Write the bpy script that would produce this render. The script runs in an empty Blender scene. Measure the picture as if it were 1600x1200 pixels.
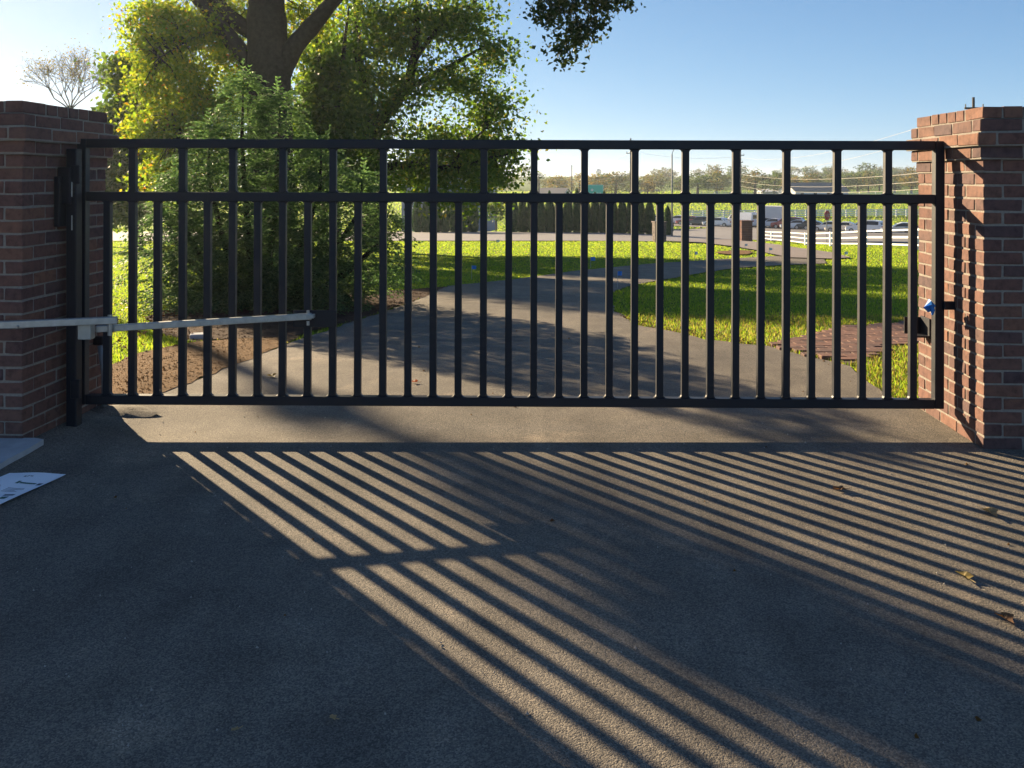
import bpy, bmesh, math, random
import numpy as np
from mathutils import Vector, Matrix
random.seed(7); rng = np.random.default_rng(7)
R = math.radians
scene = bpy.context.scene
col = scene.collection

# ------------------------------------------------------------------ camera, sky, sun, exposure
F, H, HZ = 1345.0, 1.38, 280.0          # focal length in photo pixels, eye height, level-horizon row
cam_d = bpy.data.cameras.new('camera'); cam = bpy.data.objects.new('camera', cam_d); col.objects.link(cam)
cam.location = (0, 0, H); cam.rotation_euler = (R(90), 0, 0)
cam_d.sensor_width = 36; cam_d.lens = F / 1600 * 36
cam_d.shift_y = -(600 - HZ) / 1600
cam_d.clip_start = 0.05; cam_d.clip_end = 9000
scene.camera = cam
SUN_EL, SUN_AZ = R(18.2), R(39.5)        # azimuth: to the left of the view direction (+Y)
sdir = Vector((-math.sin(SUN_AZ) * math.cos(SUN_EL), math.cos(SUN_AZ) * math.cos(SUN_EL), math.sin(SUN_EL)))
world = bpy.data.worlds.new('World'); scene.world = world; world.use_nodes = True
wn, wl = world.node_tree.nodes, world.node_tree.links
wn.clear()
sky = wn.new('ShaderNodeTexSky'); sky.sky_type = 'NISHITA'; sky.sun_disc = False
sky.sun_elevation = SUN_EL; sky.sun_rotation = -SUN_AZ
sky.altitude = 100; sky.air_density = 0.5; sky.dust_density = 0.10; sky.ozone_density = 5.0
bg = wn.new('ShaderNodeBackground'); bg.inputs[1].default_value = 0.05
wo = wn.new('ShaderNodeOutputWorld')
SK = 0.20                                 # soft shoulder on the sky's radiance, the same in every direction
den = wn.new('ShaderNodeVectorMath'); den.operation = 'MULTIPLY_ADD'; den.inputs[1].default_value = (SK,) * 3; den.inputs[2].default_value = (1,) * 3
num = wn.new('ShaderNodeVectorMath'); num.operation = 'SCALE'; num.inputs['Scale'].default_value = 1.78
div = wn.new('ShaderNodeVectorMath'); div.operation = 'DIVIDE'
wl.new(sky.outputs[0], den.inputs[0]); wl.new(sky.outputs[0], num.inputs[0]); wl.new(num.outputs[0], div.inputs[0]); wl.new(den.outputs[0], div.inputs[1])
wl.new(div.outputs[0], bg.inputs[0]); wl.new(bg.outputs[0], wo.inputs[0])
sun_d = bpy.data.lights.new('sun', 'SUN'); sun_d.energy = 5.0; sun_d.angle = R(0.53); sun_d.color = (1.0, 0.78, 0.50)
sun = bpy.data.objects.new('sun', sun_d); col.objects.link(sun)
sun.rotation_euler = (-sdir).to_track_quat('-Z', 'Y').to_euler()
sun.location = (-20, 25, 20)
scene.view_settings.view_transform = 'Standard'; scene.view_settings.look = 'None'
scene.view_settings.exposure = 1.83; scene.view_settings.gamma = 1.0
scene.cycles.use_denoising = True
scene.cycles.max_bounces = 8; scene.cycles.transparent_max_bounces = 8
scene.cycles.sample_clamp_indirect = 8

# ------------------------------------------------------------------ helpers
def sstep(a, b, t):
    t = np.clip((np.asarray(t, float) - a) / (b - a), 0, 1); return t * t * (3 - 2 * t)
PY = np.array([-60, 5.3, 8, 12, 20, 30, 40, 50, 60, 72, 90, 105, 116, 130, 145, 165, 220, 300, 420, 600, 900, 1500, 4000], float)
PZ = np.array([0, 0, -.06, -.26, -.74, -1.22, -1.72, -2.2, -2.64, -3.1, -4.2, -5.35, -5.85, -5.95, -5.9, -5.35, -4.3, -3.6, -2.7, -1.0, 3.0, 6.0, 8.0], float)
_m = np.zeros_like(PY)
_dl = np.diff(PZ) / np.diff(PY)
for i in range(1, len(PY) - 1):
    if _dl[i-1] * _dl[i] > 0: _m[i] = 2 * _dl[i-1] * _dl[i] / (_dl[i-1] + _dl[i])
def G(x, y):
    x = np.asarray(x, float); y = np.asarray(y, float)
    yc = np.clip(y, PY[0], PY[-1] - 1)
    k = np.clip(np.searchsorted(PY, yc, side='right') - 1, 0, len(PY) - 2)
    h = PY[k+1] - PY[k]; t = (yc - PY[k]) / h
    z = (2*t**3 - 3*t**2 + 1) * PZ[k] + (t**3 - 2*t**2 + t) * h * _m[k] + (-2*t**3 + 3*t**2) * PZ[k+1] + (t**3 - t**2) * h * _m[k+1]
    z = z - 1.1 * sstep(5, 32, x) * sstep(28, 66, y) * (1 - sstep(78, 106, y))
    z = z + 0.05 * sstep(1.9, 2.5, -x) * (1 - sstep(6, 9, y))
    return z
def g(x, y): return float(G(x, y))
def gp(px, py):                                # the point where a line of sight meets the ground
    lo = 0.5; d = lo; st = 0.02
    while d < 3000:
        z = H - (py - HZ) / F * d
        if z <= g((px - 800) / F * d, d): break
        lo = d; d += st; st = max(0.02, d * 0.01)
    hi = d
    for _ in range(30):
        m = (lo + hi) / 2
        if H - (py - HZ) / F * m <= g((px - 800) / F * m, m): hi = m
        else: lo = m
    return ((px - 800) / F * hi, hi)
def W(px, py, d): return Vector(((px - 800) / F * d, d, H - (py - HZ) / F * d))

def tag(o, label=None, cat=None, group=None, kind=None):
    if label: o['label'] = label
    if cat: o['category'] = cat
    if group: o['group'] = group
    if kind: o['kind'] = kind
    return o
def empty(name, loc=(0, 0, 0), rz=0, label=None, cat=None, group=None, rot=None):
    o = bpy.data.objects.new(name, None); col.objects.link(o)
    o.location = loc; o.rotation_euler = rot if rot else (0, 0, rz); o.empty_display_size = 0.1
    return tag(o, label, cat, group)
def link(name, me, mat=None, parent=None, loc=None, rz=None):
    o = bpy.data.objects.new(name, me); col.objects.link(o)
    if mat is not None and not me.materials: me.materials.append(mat)
    if parent is not None: o.parent = parent
    if loc is not None: o.location = loc
    if rz is not None: o.rotation_euler = (0, 0, rz)
    return o
def copy_tree(o, parent=None):
    c = o.copy(); col.objects.link(c); c.parent = parent
    for ch in o.children: copy_tree(ch, c)
    return c
def np_mesh(name, V, Fq, smooth=False):
    V = np.asarray(V, np.float32).reshape(-1, 3); Fq = np.asarray(Fq, np.int32)
    me = bpy.data.meshes.new(name); n, k = Fq.shape
    me.vertices.add(len(V)); me.vertices.foreach_set('co', V.ravel())
    me.loops.add(n * k); me.loops.foreach_set('vertex_index', Fq.ravel())
    me.polygons.add(n); me.polygons.foreach_set('loop_start', np.arange(0, n * k, k, dtype=np.int32))
    me.polygons.foreach_set('loop_total', np.full(n, k, np.int32))
    if smooth: me.polygons.foreach_set('use_smooth', np.ones(n, bool))
    me.update(calc_edges=True); return me
class MB:
    def __init__(s): s.v = []; s.f = []
    def add(s, vs, fs):
        b = len(s.v); s.v += [tuple(v) for v in vs]; s.f += [tuple(b + i for i in f) for f in fs]; return s
    def box(s, c, size, rot=None, ch=0.0):
        hx, hy, hz = size[0]/2, size[1]/2, size[2]/2; c = Vector(c)
        if ch <= 0:
            vs = [Vector((x, y, z)) for x in (-hx, hx) for y in (-hy, hy) for z in (-hz, hz)]
            fs = [(0,1,3,2),(4,6,7,5),(0,4,5,1),(2,3,7,6),(0,2,6,4),(1,5,7,3)]
        else:
            vs, fs = chamfer(hx, hy, hz, ch)
        if rot is not None: vs = [rot @ v for v in vs]
        return s.add([v + c for v in vs], fs)
    def bar(s, a, b, w, h, ch=0.0, up=(0, 0, 1)):
        a, b = Vector(a), Vector(b); d = b - a; L = d.length; d.normalize(); up = Vector(up)
        sd = d.cross(up)
        if sd.length < 1e-4: sd = d.cross(Vector((0, 1, 0)))
        sd.normalize(); u = sd.cross(d)
        rot = Matrix((d, sd, u)).transposed()
        return s.box((a + b) / 2, (L, w, h), rot, ch)
    def tube(s, pts, rad, n=6, cap=True):
        pts = [Vector(p) for p in pts]; m = len(pts)
        if not hasattr(rad, '__len__'): rad = [rad] * m
        rings = []; ref = Vector((0.31, 0.17, 0.93))
        for i, p in enumerate(pts):
            t = (pts[min(i+1, m-1)] - pts[max(i-1, 0)])
            if t.length < 1e-6: t = Vector((0, 0, 1))
            t.normalize()
            a = t.cross(ref)
            if a.length < .05: a = t.cross(Vector((1, 0, 0)))
            a.normalize(); b = t.cross(a)
            rings.append([p + (a * math.cos(2*math.pi*k/n) + b * math.sin(2*math.pi*k/n)) * rad[i] for k in range(n)])
        vs = [v for r in rings for v in r]
        fs = [(i*n+k, i*n+(k+1) % n, (i+1)*n+(k+1) % n, (i+1)*n+k) for i in range(m-1) for k in range(n)]
        if cap: fs += [tuple(range(n-1, -1, -1)), tuple((m-1)*n+k for k in range(n))]
        return s.add(vs, fs)
    def prism(s, poly, z0, z1):
        n = len(poly)
        return s.add([(x, y, z0) for x, y in poly] + [(x, y, z1) for x, y in poly],
                     [tuple(range(n-1, -1, -1)), tuple(range(n, 2*n))] + [(i, (i+1) % n, n+(i+1) % n, n+i) for i in range(n)])
    def mesh(s, name, smooth=False):
        me = bpy.data.meshes.new(name); me.from_pydata([tuple(v) for v in s.v], [], s.f)
        bm = bmesh.new(); bm.from_mesh(me); bmesh.ops.recalc_face_normals(bm, faces=bm.faces[:]); bm.to_mesh(me); bm.free()
        if smooth:
            for p in me.polygons: p.use_smooth = True
        me.update(); return me
    def build(s, name, mat, parent=None, loc=None, rz=None, smooth=False):
        return link(name, s.mesh(name, smooth), mat, parent, loc, rz)
def chamfer(hx, hy, hz, c, jit=0.0, rnd=None):
    vs = []; idx = {}
    for sx in (-1, 1):
        for sy in (-1, 1):
            for sz in (-1, 1):
                for ax in range(3):
                    p = [sx*(hx-c), sy*(hy-c), sz*(hz-c)]
                    p[ax] = (sx*hx, sy*hy, sz*hz)[ax]
                    idx[(sx, sy, sz, ax)] = len(vs); vs.append(p)
    if jit:
        for sx in (-1, 1):
            for sy in (-1, 1):
                for sz in (-1, 1):
                    j = [rnd.uniform(-jit, jit) for _ in range(3)]
                    for ax in range(3):
                        for k in range(3): vs[idx[(sx, sy, sz, ax)]][k] += j[k] + rnd.uniform(-jit, jit) * .4
    vs = [Vector(p) for p in vs]; S = (-1, 1); fs = []
    I = lambda a, b, c_, ax: idx[(a, b, c_, ax)]
    for s_ in S:
        fs.append((I(s_,-1,-1,0), I(s_,1,-1,0), I(s_,1,1,0), I(s_,-1,1,0)))
        fs.append((I(-1,s_,-1,1), I(1,s_,-1,1), I(1,s_,1,1), I(-1,s_,1,1)))
        fs.append((I(-1,-1,s_,2), I(1,-1,s_,2), I(1,1,s_,2), I(-1,1,s_,2)))
    for a in S:
        for b in S:
            fs.append((I(a,b,-1,0), I(a,b,1,0), I(a,b,1,1), I(a,b,-1,1)))
            fs.append((I(a,-1,b,0), I(a,1,b,0), I(a,1,b,2), I(a,-1,b,2)))
            fs.append((I(-1,a,b,1), I(1,a,b,1), I(1,a,b,2), I(-1,a,b,2)))
            for c_ in S: fs.append((I(a,b,c_,0), I(a,b,c_,1), I(a,b,c_,2)))
    return vs, fs

# ------------------------------------------------------------------ materials
def newmat(name):
    m = bpy.data.materials.new(name); m.use_nodes = True
    nt = m.node_tree; b = nt.nodes['Principled BSDF']; return m, nt, b
def ramp(nt, stops):
    r = nt.nodes.new('ShaderNodeValToRGB'); e = r.color_ramp.elements
    while len(e) > 1: e.remove(e[-1])
    e[0].position, e[0].color = stops[0][0], (*stops[0][1], 1)
    for p, c in stops[1:]:
        x = e.new(p); x.color = (*c, 1)
    return r
def noise(nt, scale, detail=4, rough=0.55, coord=None):
    n = nt.nodes.new('ShaderNodeTexNoise'); n.inputs['Scale'].default_value = scale
    n.inputs['Detail'].default_value = detail; n.inputs['Roughness'].default_value = rough
    if coord is not None: nt.links.new(coord, n.inputs['Vector'])
    return n
def mixc(nt, fac, a, b, mode='MIX'):
    m = nt.nodes.new('ShaderNodeMix'); m.data_type = 'RGBA'; m.blend_type = mode
    for sock, v in ((m.inputs[0], fac), (m.inputs[6], a), (m.inputs[7], b)):
        if hasattr(v, 'is_linked') or hasattr(v, 'links'): nt.links.new(v, sock)
        elif isinstance(v, (int, float)): sock.default_value = v
        else: sock.default_value = (*v, 1)
    return m.outputs[2]
def bump(nt, b, height, strength, dist):
    n = nt.nodes.new('ShaderNodeBump'); n.inputs['Strength'].default_value = strength; n.inputs['Distance'].default_value = dist
    nt.links.new(height, n.inputs['Height']); nt.links.new(n.outputs[0], b.inputs['Normal']); return n
def plain(name, c, rough=0.6, metal=0.0, spec=0.5, var=0.12, scale=20, bmp=0.0):
    m, nt, b = newmat(name)
    tc = nt.nodes.new('ShaderNodeTexCoord'); n = noise(nt, scale, 5, .6, tc.outputs['Object'])
    r = ramp(nt, [(0.25, tuple(x * (1 - var) for x in c)), (0.75, tuple(min(1, x * (1 + var)) for x in c))])
    nt.links.new(n.outputs[0], r.inputs[0]); nt.links.new(r.outputs[0], b.inputs['Base Color'])
    b.inputs['Roughness'].default_value = rough; b.inputs['Metallic'].default_value = metal
    b.inputs['Specular IOR Level'].default_value = spec
    if bmp: bump(nt, b, n.outputs[0], bmp, 0.01)
    return m
def leafmat(name, stops, trans=0.5, rough=0.55, spec=0.25, tmul=1.5, tint=(1.08, 1, .55)):
    m, nt, b = newmat(name)
    ge = nt.nodes.new('ShaderNodeNewGeometry'); oi = nt.nodes.new('ShaderNodeObjectInfo')
    r = ramp(nt, stops); nt.links.new(ge.outputs['Random Per Island'], r.inputs[0])
    b.inputs['Roughness'].default_value = rough; b.inputs['Specular IOR Level'].default_value = spec
    nt.links.new(r.outputs[0], b.inputs['Base Color'])
    t = nt.nodes.new('ShaderNodeBsdfTranslucent')
    tm = mixc(nt, 1.0, r.outputs[0], tuple(tmul * q for q in tint), 'MULTIPLY')
    nt.links.new(tm, t.inputs[0])
    mx = nt.nodes.new('ShaderNodeMixShader'); mx.inputs[0].default_value = trans
    nt.links.new(b.outputs[0], mx.inputs[1]); nt.links.new(t.outputs[0], mx.inputs[2])
    nt.links.new(mx.outputs[0], nt.nodes['Material Output'].inputs[0])
    return m
M = {}
def asphalt(name, lo, hi, big):
    m, nt, b = newmat(name)
    tc = nt.nodes.new('ShaderNodeTexCoord'); co = tc.outputs['Object']
    v = nt.nodes.new('ShaderNodeTexVoronoi'); v.inputs['Scale'].default_value = 230; nt.links.new(co, v.inputs['Vector'])
    v2 = nt.nodes.new('ShaderNodeTexVoronoi'); v2.inputs['Scale'].default_value = 120; nt.links.new(co, v2.inputs['Vector'])
    n1 = noise(nt, 380, 3, .6, co); n2 = noise(nt, big, 5, .6, co); n3 = noise(nt, 3.3, 4, .6, co)
    r = ramp(nt, [(0.0, lo), (0.6, tuple((a + c) / 2 for a, c in zip(lo, hi))), (1.0, hi)])
    sep = nt.nodes.new('ShaderNodeSeparateColor'); nt.links.new(v.outputs['Color'], sep.inputs[0])
    nt.links.new(sep.outputs[0], r.inputs[0])
    r2 = ramp(nt, [(0.3, (.72, .72, .74)), (0.7, (1.25, 1.2, 1.14))]); nt.links.new(n2.outputs[0], r2.inputs[0])
    r3 = ramp(nt, [(0.35, (.85, .85, .85)), (0.62, (1.1, 1.1, 1.1))]); nt.links.new(n3.outputs[0], r3.inputs[0])
    c = mixc(nt, 1.0, r.outputs[0], r2.outputs[0], 'MULTIPLY'); c = mixc(nt, 1.0, c, r3.outputs[0], 'MULTIPLY')
    n4 = noise(nt, 1.7, 6, .7, co); r4 = ramp(nt, [(.57, (1, 1, 1)), (.63, (1.3, 1.25, 1.2)), (.74, (1.6, 1.5, 1.4))]); nt.links.new(n4.outputs[0], r4.inputs[0])
    c = mixc(nt, 1.0, c, r4.outputs[0], 'MULTIPLY')
    mp = nt.nodes.new('ShaderNodeMapping'); mp.inputs['Scale'].default_value = (6, .5, 1); mp.inputs['Rotation'].default_value = (0, 0, .25); nt.links.new(co, mp.inputs['Vector'])
    n5 = noise(nt, .6, 5, .65, mp.outputs[0]); r5 = ramp(nt, [(.35, (.86, .86, .87)), (.65, (1.1, 1.1, 1.09))]); nt.links.new(n5.outputs[0], r5.inputs[0])
    c = mixc(nt, 1.0, c, r5.outputs[0], 'MULTIPLY')
    sp_ = noise(nt, 75, 2, .5, co); r6 = ramp(nt, [(.74, (1, 1, 1)), (.78, (1.9, 1.8, 1.65))]); nt.links.new(sp_.outputs[0], r6.inputs[0])
    c = mixc(nt, 1.0, c, r6.outputs[0], 'MULTIPLY')
    nt.links.new(c, b.inputs['Base Color'])
    b.inputs['Roughness'].default_value = 0.85; b.inputs['Specular IOR Level'].default_value = 0.22
    ad = nt.nodes.new('ShaderNodeMath'); ad.operation = 'MULTIPLY_ADD'; ad.inputs[1].default_value = 0.6
    nt.links.new(v2.outputs['Distance'], ad.inputs[0]); nt.links.new(v.outputs['Distance'], ad.inputs[2])
    ad2 = nt.nodes.new('ShaderNodeMath'); ad2.operation = 'MULTIPLY_ADD'; ad2.inputs[1].default_value = 0.5
    nt.links.new(n1.outputs[0], ad2.inputs[0]); nt.links.new(ad.outputs[0], ad2.inputs[2])
    bn = bump(nt, b, ad2.outputs[0], 0.75, 0.0022); bn.invert = True
    return m
M['asphalt'] = asphalt('asphalt', (.072, .068, .062), (.218, .195, .158), .55)
M['road'] = plain('road asphalt', (.17, .16, .16), .8, var=.15, scale=.8)
M['lane'] = plain('worn lane asphalt', (.17, .14, .125), .8, var=.2, scale=.7)
def groundmat():
    m, nt, b = newmat('lawn soil')
    tc = nt.nodes.new('ShaderNodeTexCoord'); co = tc.outputs['Object']
    n1 = noise(nt, .35, 6, .65, co); n2 = noise(nt, 9, 5, .7, co); n3 = noise(nt, 60, 3, .6, co)
    r = ramp(nt, [(.3, (.07, .12, .014)), (.55, (.10, .155, .018)), (.8, (.14, .17, .03))]); nt.links.new(n1.outputs[0], r.inputs[0])
    r2 = ramp(nt, [(.3, (.7, .7, .7)), (.7, (1.3, 1.3, 1.2))]); nt.links.new(n2.outputs[0], r2.inputs[0])
    c = mixc(nt, 1.0, r.outputs[0], r2.outputs[0], 'MULTIPLY'); nt.links.new(c, b.inputs['Base Color'])
    b.inputs['Roughness'].default_value = .9; b.inputs['Specular IOR Level'].default_value = .1
    bump(nt, b, n3.outputs[0], .9, .05); return m
M['ground'] = groundmat()
def dirt(name, c0, c1):
    m, nt, b = newmat(name)
    tc = nt.nodes.new('ShaderNodeTexCoord'); co = tc.outputs['Object']
    n1 = noise(nt, 6, 6, .7, co); n2 = noise(nt, 55, 4, .7, co)
    r = ramp(nt, [(.3, c0), (.7, c1)]); nt.links.new(n1.outputs[0], r.inputs[0])
    r2 = ramp(nt, [(.3, (.6, .6, .6)), (.7, (1.35, 1.3, 1.25))]); nt.links.new(n2.outputs[0], r2.inputs[0])
    c = mixc(nt, 1.0, r.outputs[0], r2.outputs[0], 'MULTIPLY'); nt.links.new(c, b.inputs['Base Color'])
    b.inputs['Roughness'].default_value = .95; b.inputs['Specular IOR Level'].default_value = .1
    bump(nt, b, n2.outputs[0], 1.0, .03); return m
M['dirt'] = dirt('bare dirt', (.13, .075, .035), (.24, .15, .075))
M['mulch'] = dirt('bark mulch', (.035, .022, .016), (.10, .06, .04))
def brickmat(name, stops, sc=1.0):
    m, nt, b = newmat(name)
    oi = nt.nodes.new('ShaderNodeObjectInfo'); ge = nt.nodes.new('ShaderNodeNewGeometry'); tc = nt.nodes.new('ShaderNodeTexCoord')
    ad = nt.nodes.new('ShaderNodeMath'); ad.operation = 'ADD'; nt.links.new(oi.outputs['Random'], ad.inputs[0]); nt.links.new(ge.outputs['Random Per Island'], ad.inputs[1])
    fr = nt.nodes.new('ShaderNodeMath'); fr.operation = 'FRACT'; nt.links.new(ad.outputs[0], fr.inputs[0])
    r = ramp(nt, stops); nt.links.new(fr.outputs[0], r.inputs[0])
    off = nt.nodes.new('ShaderNodeVectorMath'); off.operation = 'ADD'; nt.links.new(tc.outputs['Object'], off.inputs[0])
    cx = nt.nodes.new('ShaderNodeCombineXYZ'); mu = nt.nodes.new('ShaderNodeMath'); mu.operation = 'MULTIPLY'; mu.inputs[1].default_value = 50
    nt.links.new(oi.outputs['Random'], mu.inputs[0]); nt.links.new(mu.outputs[0], cx.inputs[0]); nt.links.new(mu.outputs[0], cx.inputs[2]); nt.links.new(cx.outputs[0], off.inputs[1])
    n1 = noise(nt, 22, 5, .65, off.outputs[0]); n2 = noise(nt, 130, 4, .65, off.outputs[0])
    r2 = ramp(nt, [(.28, (.55, .52, .55)), (.5, (1, 1, 1)), (.75, (1.35, 1.25, 1.15))]); nt.links.new(n1.outputs[0], r2.inputs[0])
    c = mixc(nt, 1.0, r.outputs[0], r2.outputs[0], 'MULTIPLY'); nt.links.new(c, b.inputs['Base Color'])
    b.inputs['Roughness'].default_value = .85; b.inputs['Specular IOR Level'].default_value = .25
    a2 = nt.nodes.new('ShaderNodeMath'); a2.operation = 'MULTIPLY_ADD'; a2.inputs[1].default_value = .5
    nt.links.new(n2.outputs[0], a2.inputs[0]); nt.links.new(n1.outputs[0], a2.inputs[2])
    bump(nt, b, a2.outputs[0], .4, .005); return m
M['brick'] = brickmat('moulded brick', [(0, (.105, .058, .052)), (.3, (.155, .080, .062)), (.55, (.13, .069, .057)), (.75, (.185, .094, .064)), (.9, (.085, .055, .056)), (1, (.16, .080, .060))])
M['paver'] = brickmat('paving brick', [(0, (.13, .075, .058)), (.5, (.18, .098, .072)), (1, (.115, .072, .06))])
M['mortar'] = plain('mortar', (.25, .225, .195), .95, spec=.1, var=.2, scale=60, bmp=.5)
M['sand'] = plain('sand joint', (.10, .08, .06), .95, spec=.1, var=.3, scale=60)
def metalpaint():
    m, nt, b = newmat('black powder coat')
    tc = nt.nodes.new('ShaderNodeTexCoord'); n = noise(nt, 900, 2, .5, tc.outputs['Object']); n2 = noise(nt, 7, 5, .6, tc.outputs['Object'])
    r = ramp(nt, [(.3, (.007, .009, .015)), (.7, (.011, .013, .020))]); nt.links.new(n2.outputs[0], r.inputs[0]); nt.links.new(r.outputs[0], b.inputs['Base Color'])
    r2 = ramp(nt, [(.3, (.42,) * 3), (.7, (.58,) * 3)]); nt.links.new(n2.outputs[0], r2.inputs[0]); nt.links.new(r2.outputs[0], b.inputs['Roughness'])
    bump(nt, b, n.outputs[0], .2, .001); b.inputs['Specular IOR Level'].default_value = .38; return m
M['black'] = metalpaint()
M['galv'] = plain('galvanised steel', (.40, .42, .42), .42, metal=.85, var=.18, scale=30)
M['alu'] = plain('pale aluminium', (.36, .38, .36), .5, metal=.5, var=.12, scale=40)
M['conduit'] = plain('grey conduit', (.22, .24, .26), .5, var=.1)
M['concrete'] = plain('concrete', (.38, .39, .40), .9, spec=.2, var=.15, scale=12, bmp=.3)
M['paper'] = plain('printed paper', (.80, .82, .86), .7, var=.03)
M['ink'] = plain('printed ink', (.04, .06, .09), .7, var=.3)
M['inkgreen'] = plain('printed green', (.05, .13, .10), .7, var=.3)
M['blue'] = plain('blue plastic', (.01, .19, .62), .5, var=.1)
M['flagwhite'] = plain('pale flag', (.55, .65, .75), .6, var=.1)
M['wire'] = plain('flag wire', (.35, .35, .35), .5)
M['bark'] = plain('bark', (.040, .031, .025), .95, spec=.1, var=.45, scale=9, bmp=1.0)
M['barkpale'] = plain('pale bark', (.12, .105, .085), .95, spec=.1, var=.35, scale=9, bmp=.8)
M['white'] = plain('white fence paint', (.82, .83, .82), .6, var=.06, scale=3)
M['polewood'] = plain('pole wood', (.05, .042, .035), .9, var=.2)
M['poleconc'] = plain('grey pole', (.25, .25, .24), .7, var=.1)
M['powerline'] = plain('weathered wire', (.55, .50, .42), .35, metal=.6, var=.05)
M['signgreen'] = plain('sign green', (.02, .50, .40), .45, var=.05)
M['signwhite'] = plain('sign white', (.75, .78, .76), .45, var=.03)
M['signred'] = plain('sign red', (.5, .03, .03), .45, var=.05)
M['siding'] = plain('blue grey siding', (.20, .24, .29), .8, var=.08)
M['roofgrey'] = plain('grey shingle', (.20, .18, .17), .9, var=.15)
M['bwhite'] = plain('white wall', (.62, .64, .66), .8, var=.06)
M['glass'] = plain('dark glass', (.02, .025, .03), .08, var=.1)
M['rubber'] = plain('tyre rubber', (.02, .02, .02), .8)
M['rim'] = plain('wheel rim', (.45, .45, .46), .35, metal=.7)
M['tail'] = plain('tail lamp', (.45, .02, .02), .25)
M['headl'] = plain('head lamp', (.6, .6, .6), .15)
M['towerblue'] = plain('water tank paint', (.25, .38, .50), .6, var=.05)
M['leaf_maple'] = leafmat('yellowing maple leaf', [(0, (.08, .14, .014)), (.5, (.14, .20, .016)), (.85, (.22, .24, .018)), (.97, (.28, .25, .02)), (.99, (.32, .16, .02)), (1, (.32, .10, .02))], .6, tmul=2.0, tint=(1.0, 1, .5))
M['leaf_oak'] = leafmat('green oak leaf', [(0, (.045, .085, .014)), (.6, (.08, .135, .018)), (.93, (.125, .165, .02)), (1, (.22, .17, .02))], .55, tmul=2.0, tint=(.95, 1, .5))
M['leaf_dark'] = leafmat('dark green leaf', [(0, (.04, .08, .016)), (.8, (.075, .12, .02)), (1, (.125, .155, .022))], .52, tmul=2.0, tint=(.95, 1, .5))
M['leaf_silhouette'] = leafmat('silhouette leaf', [(0, (.03, .05, .014)), (.9, (.05, .08, .016)), (1, (.12, .10, .02))], .35, tmul=1.5)  # darker copy for the overhanging maple foliage; backlit silhouette put into the colour
M['needle'] = leafmat('hemlock needle', [(0, (.04, .075, .032)), (.6, (.07, .115, .046)), (1, (.105, .15, .056))], .52, tmul=2.0, tint=(.88, 1, .75))
M['arbor'] = leafmat('arborvitae leaf', [(0, (.022, .065, .022)), (1, (.05, .115, .036))], .35, tmul=1.6)
M['leaf_far'] = leafmat('distant autumn leaf', [(0, (.055, .085, .02)), (.5, (.09, .11, .025)), (.8, (.14, .12, .03)), (1, (.16, .09, .03))], .4, tmul=1.4)
M['leaf_fargreen'] = leafmat('distant green leaf', [(0, (.045, .085, .022)), (1, (.10, .14, .032))], .4, tmul=1.4)
M['leaf_faryellow'] = leafmat('distant yellow leaf', [(0, (.10, .11, .02)), (1, (.24, .17, .03))], .4, tmul=1.4)
M['blade'] = leafmat('grass blade', [(0, (.075, .13, .014)), (.6, (.115, .18, .018)), (.9, (.16, .20, .028)), (1, (.20, .18, .06))], .6, tmul=2.7)
M['dryblade'] = leafmat('dry grass blade', [(0, (.10, .11, .03)), (1, (.28, .22, .10))], .45, tmul=1.5)
M['fallen'] = leafmat('fallen leaf', [(0, (.09, .04, .02)), (.5, (.15, .075, .025)), (1, (.19, .11, .035))], .3, spec=.03, rough=.9, tmul=1.0)
M['stone'] = brickmat('pillar stone', [(0, (.10, .085, .075)), (.5, (.16, .13, .115)), (1, (.08, .07, .065))])

# ------------------------------------------------------------------ ground, drive, roads
ys = np.concatenate([np.arange(-14, 30, .35), np.arange(30, 100, 1.0), np.arange(100, 180, 2.0), np.geomspace(180, 2600, 44)])
xs_u = np.concatenate([-np.geomspace(14, 2400, 46)[::-1], np.arange(-13.6, 13.7, .35), np.geomspace(14, 2400, 46)])
XX, YY = np.meshgrid(xs_u, ys)
ZZ = G(XX, YY) - 0.012
V = np.stack([XX, YY, ZZ], -1).reshape(-1, 3); nx, ny = len(xs_u), len(ys)
ii = (np.arange(ny - 1)[:, None] * nx + np.arange(nx - 1)[None]).ravel()
ground = link('ground', np_mesh('ground', V, np.stack([ii, ii + 1, ii + 1 + nx, ii + nx], -1), True), M['ground']); tag(ground, kind='structure')

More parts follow.
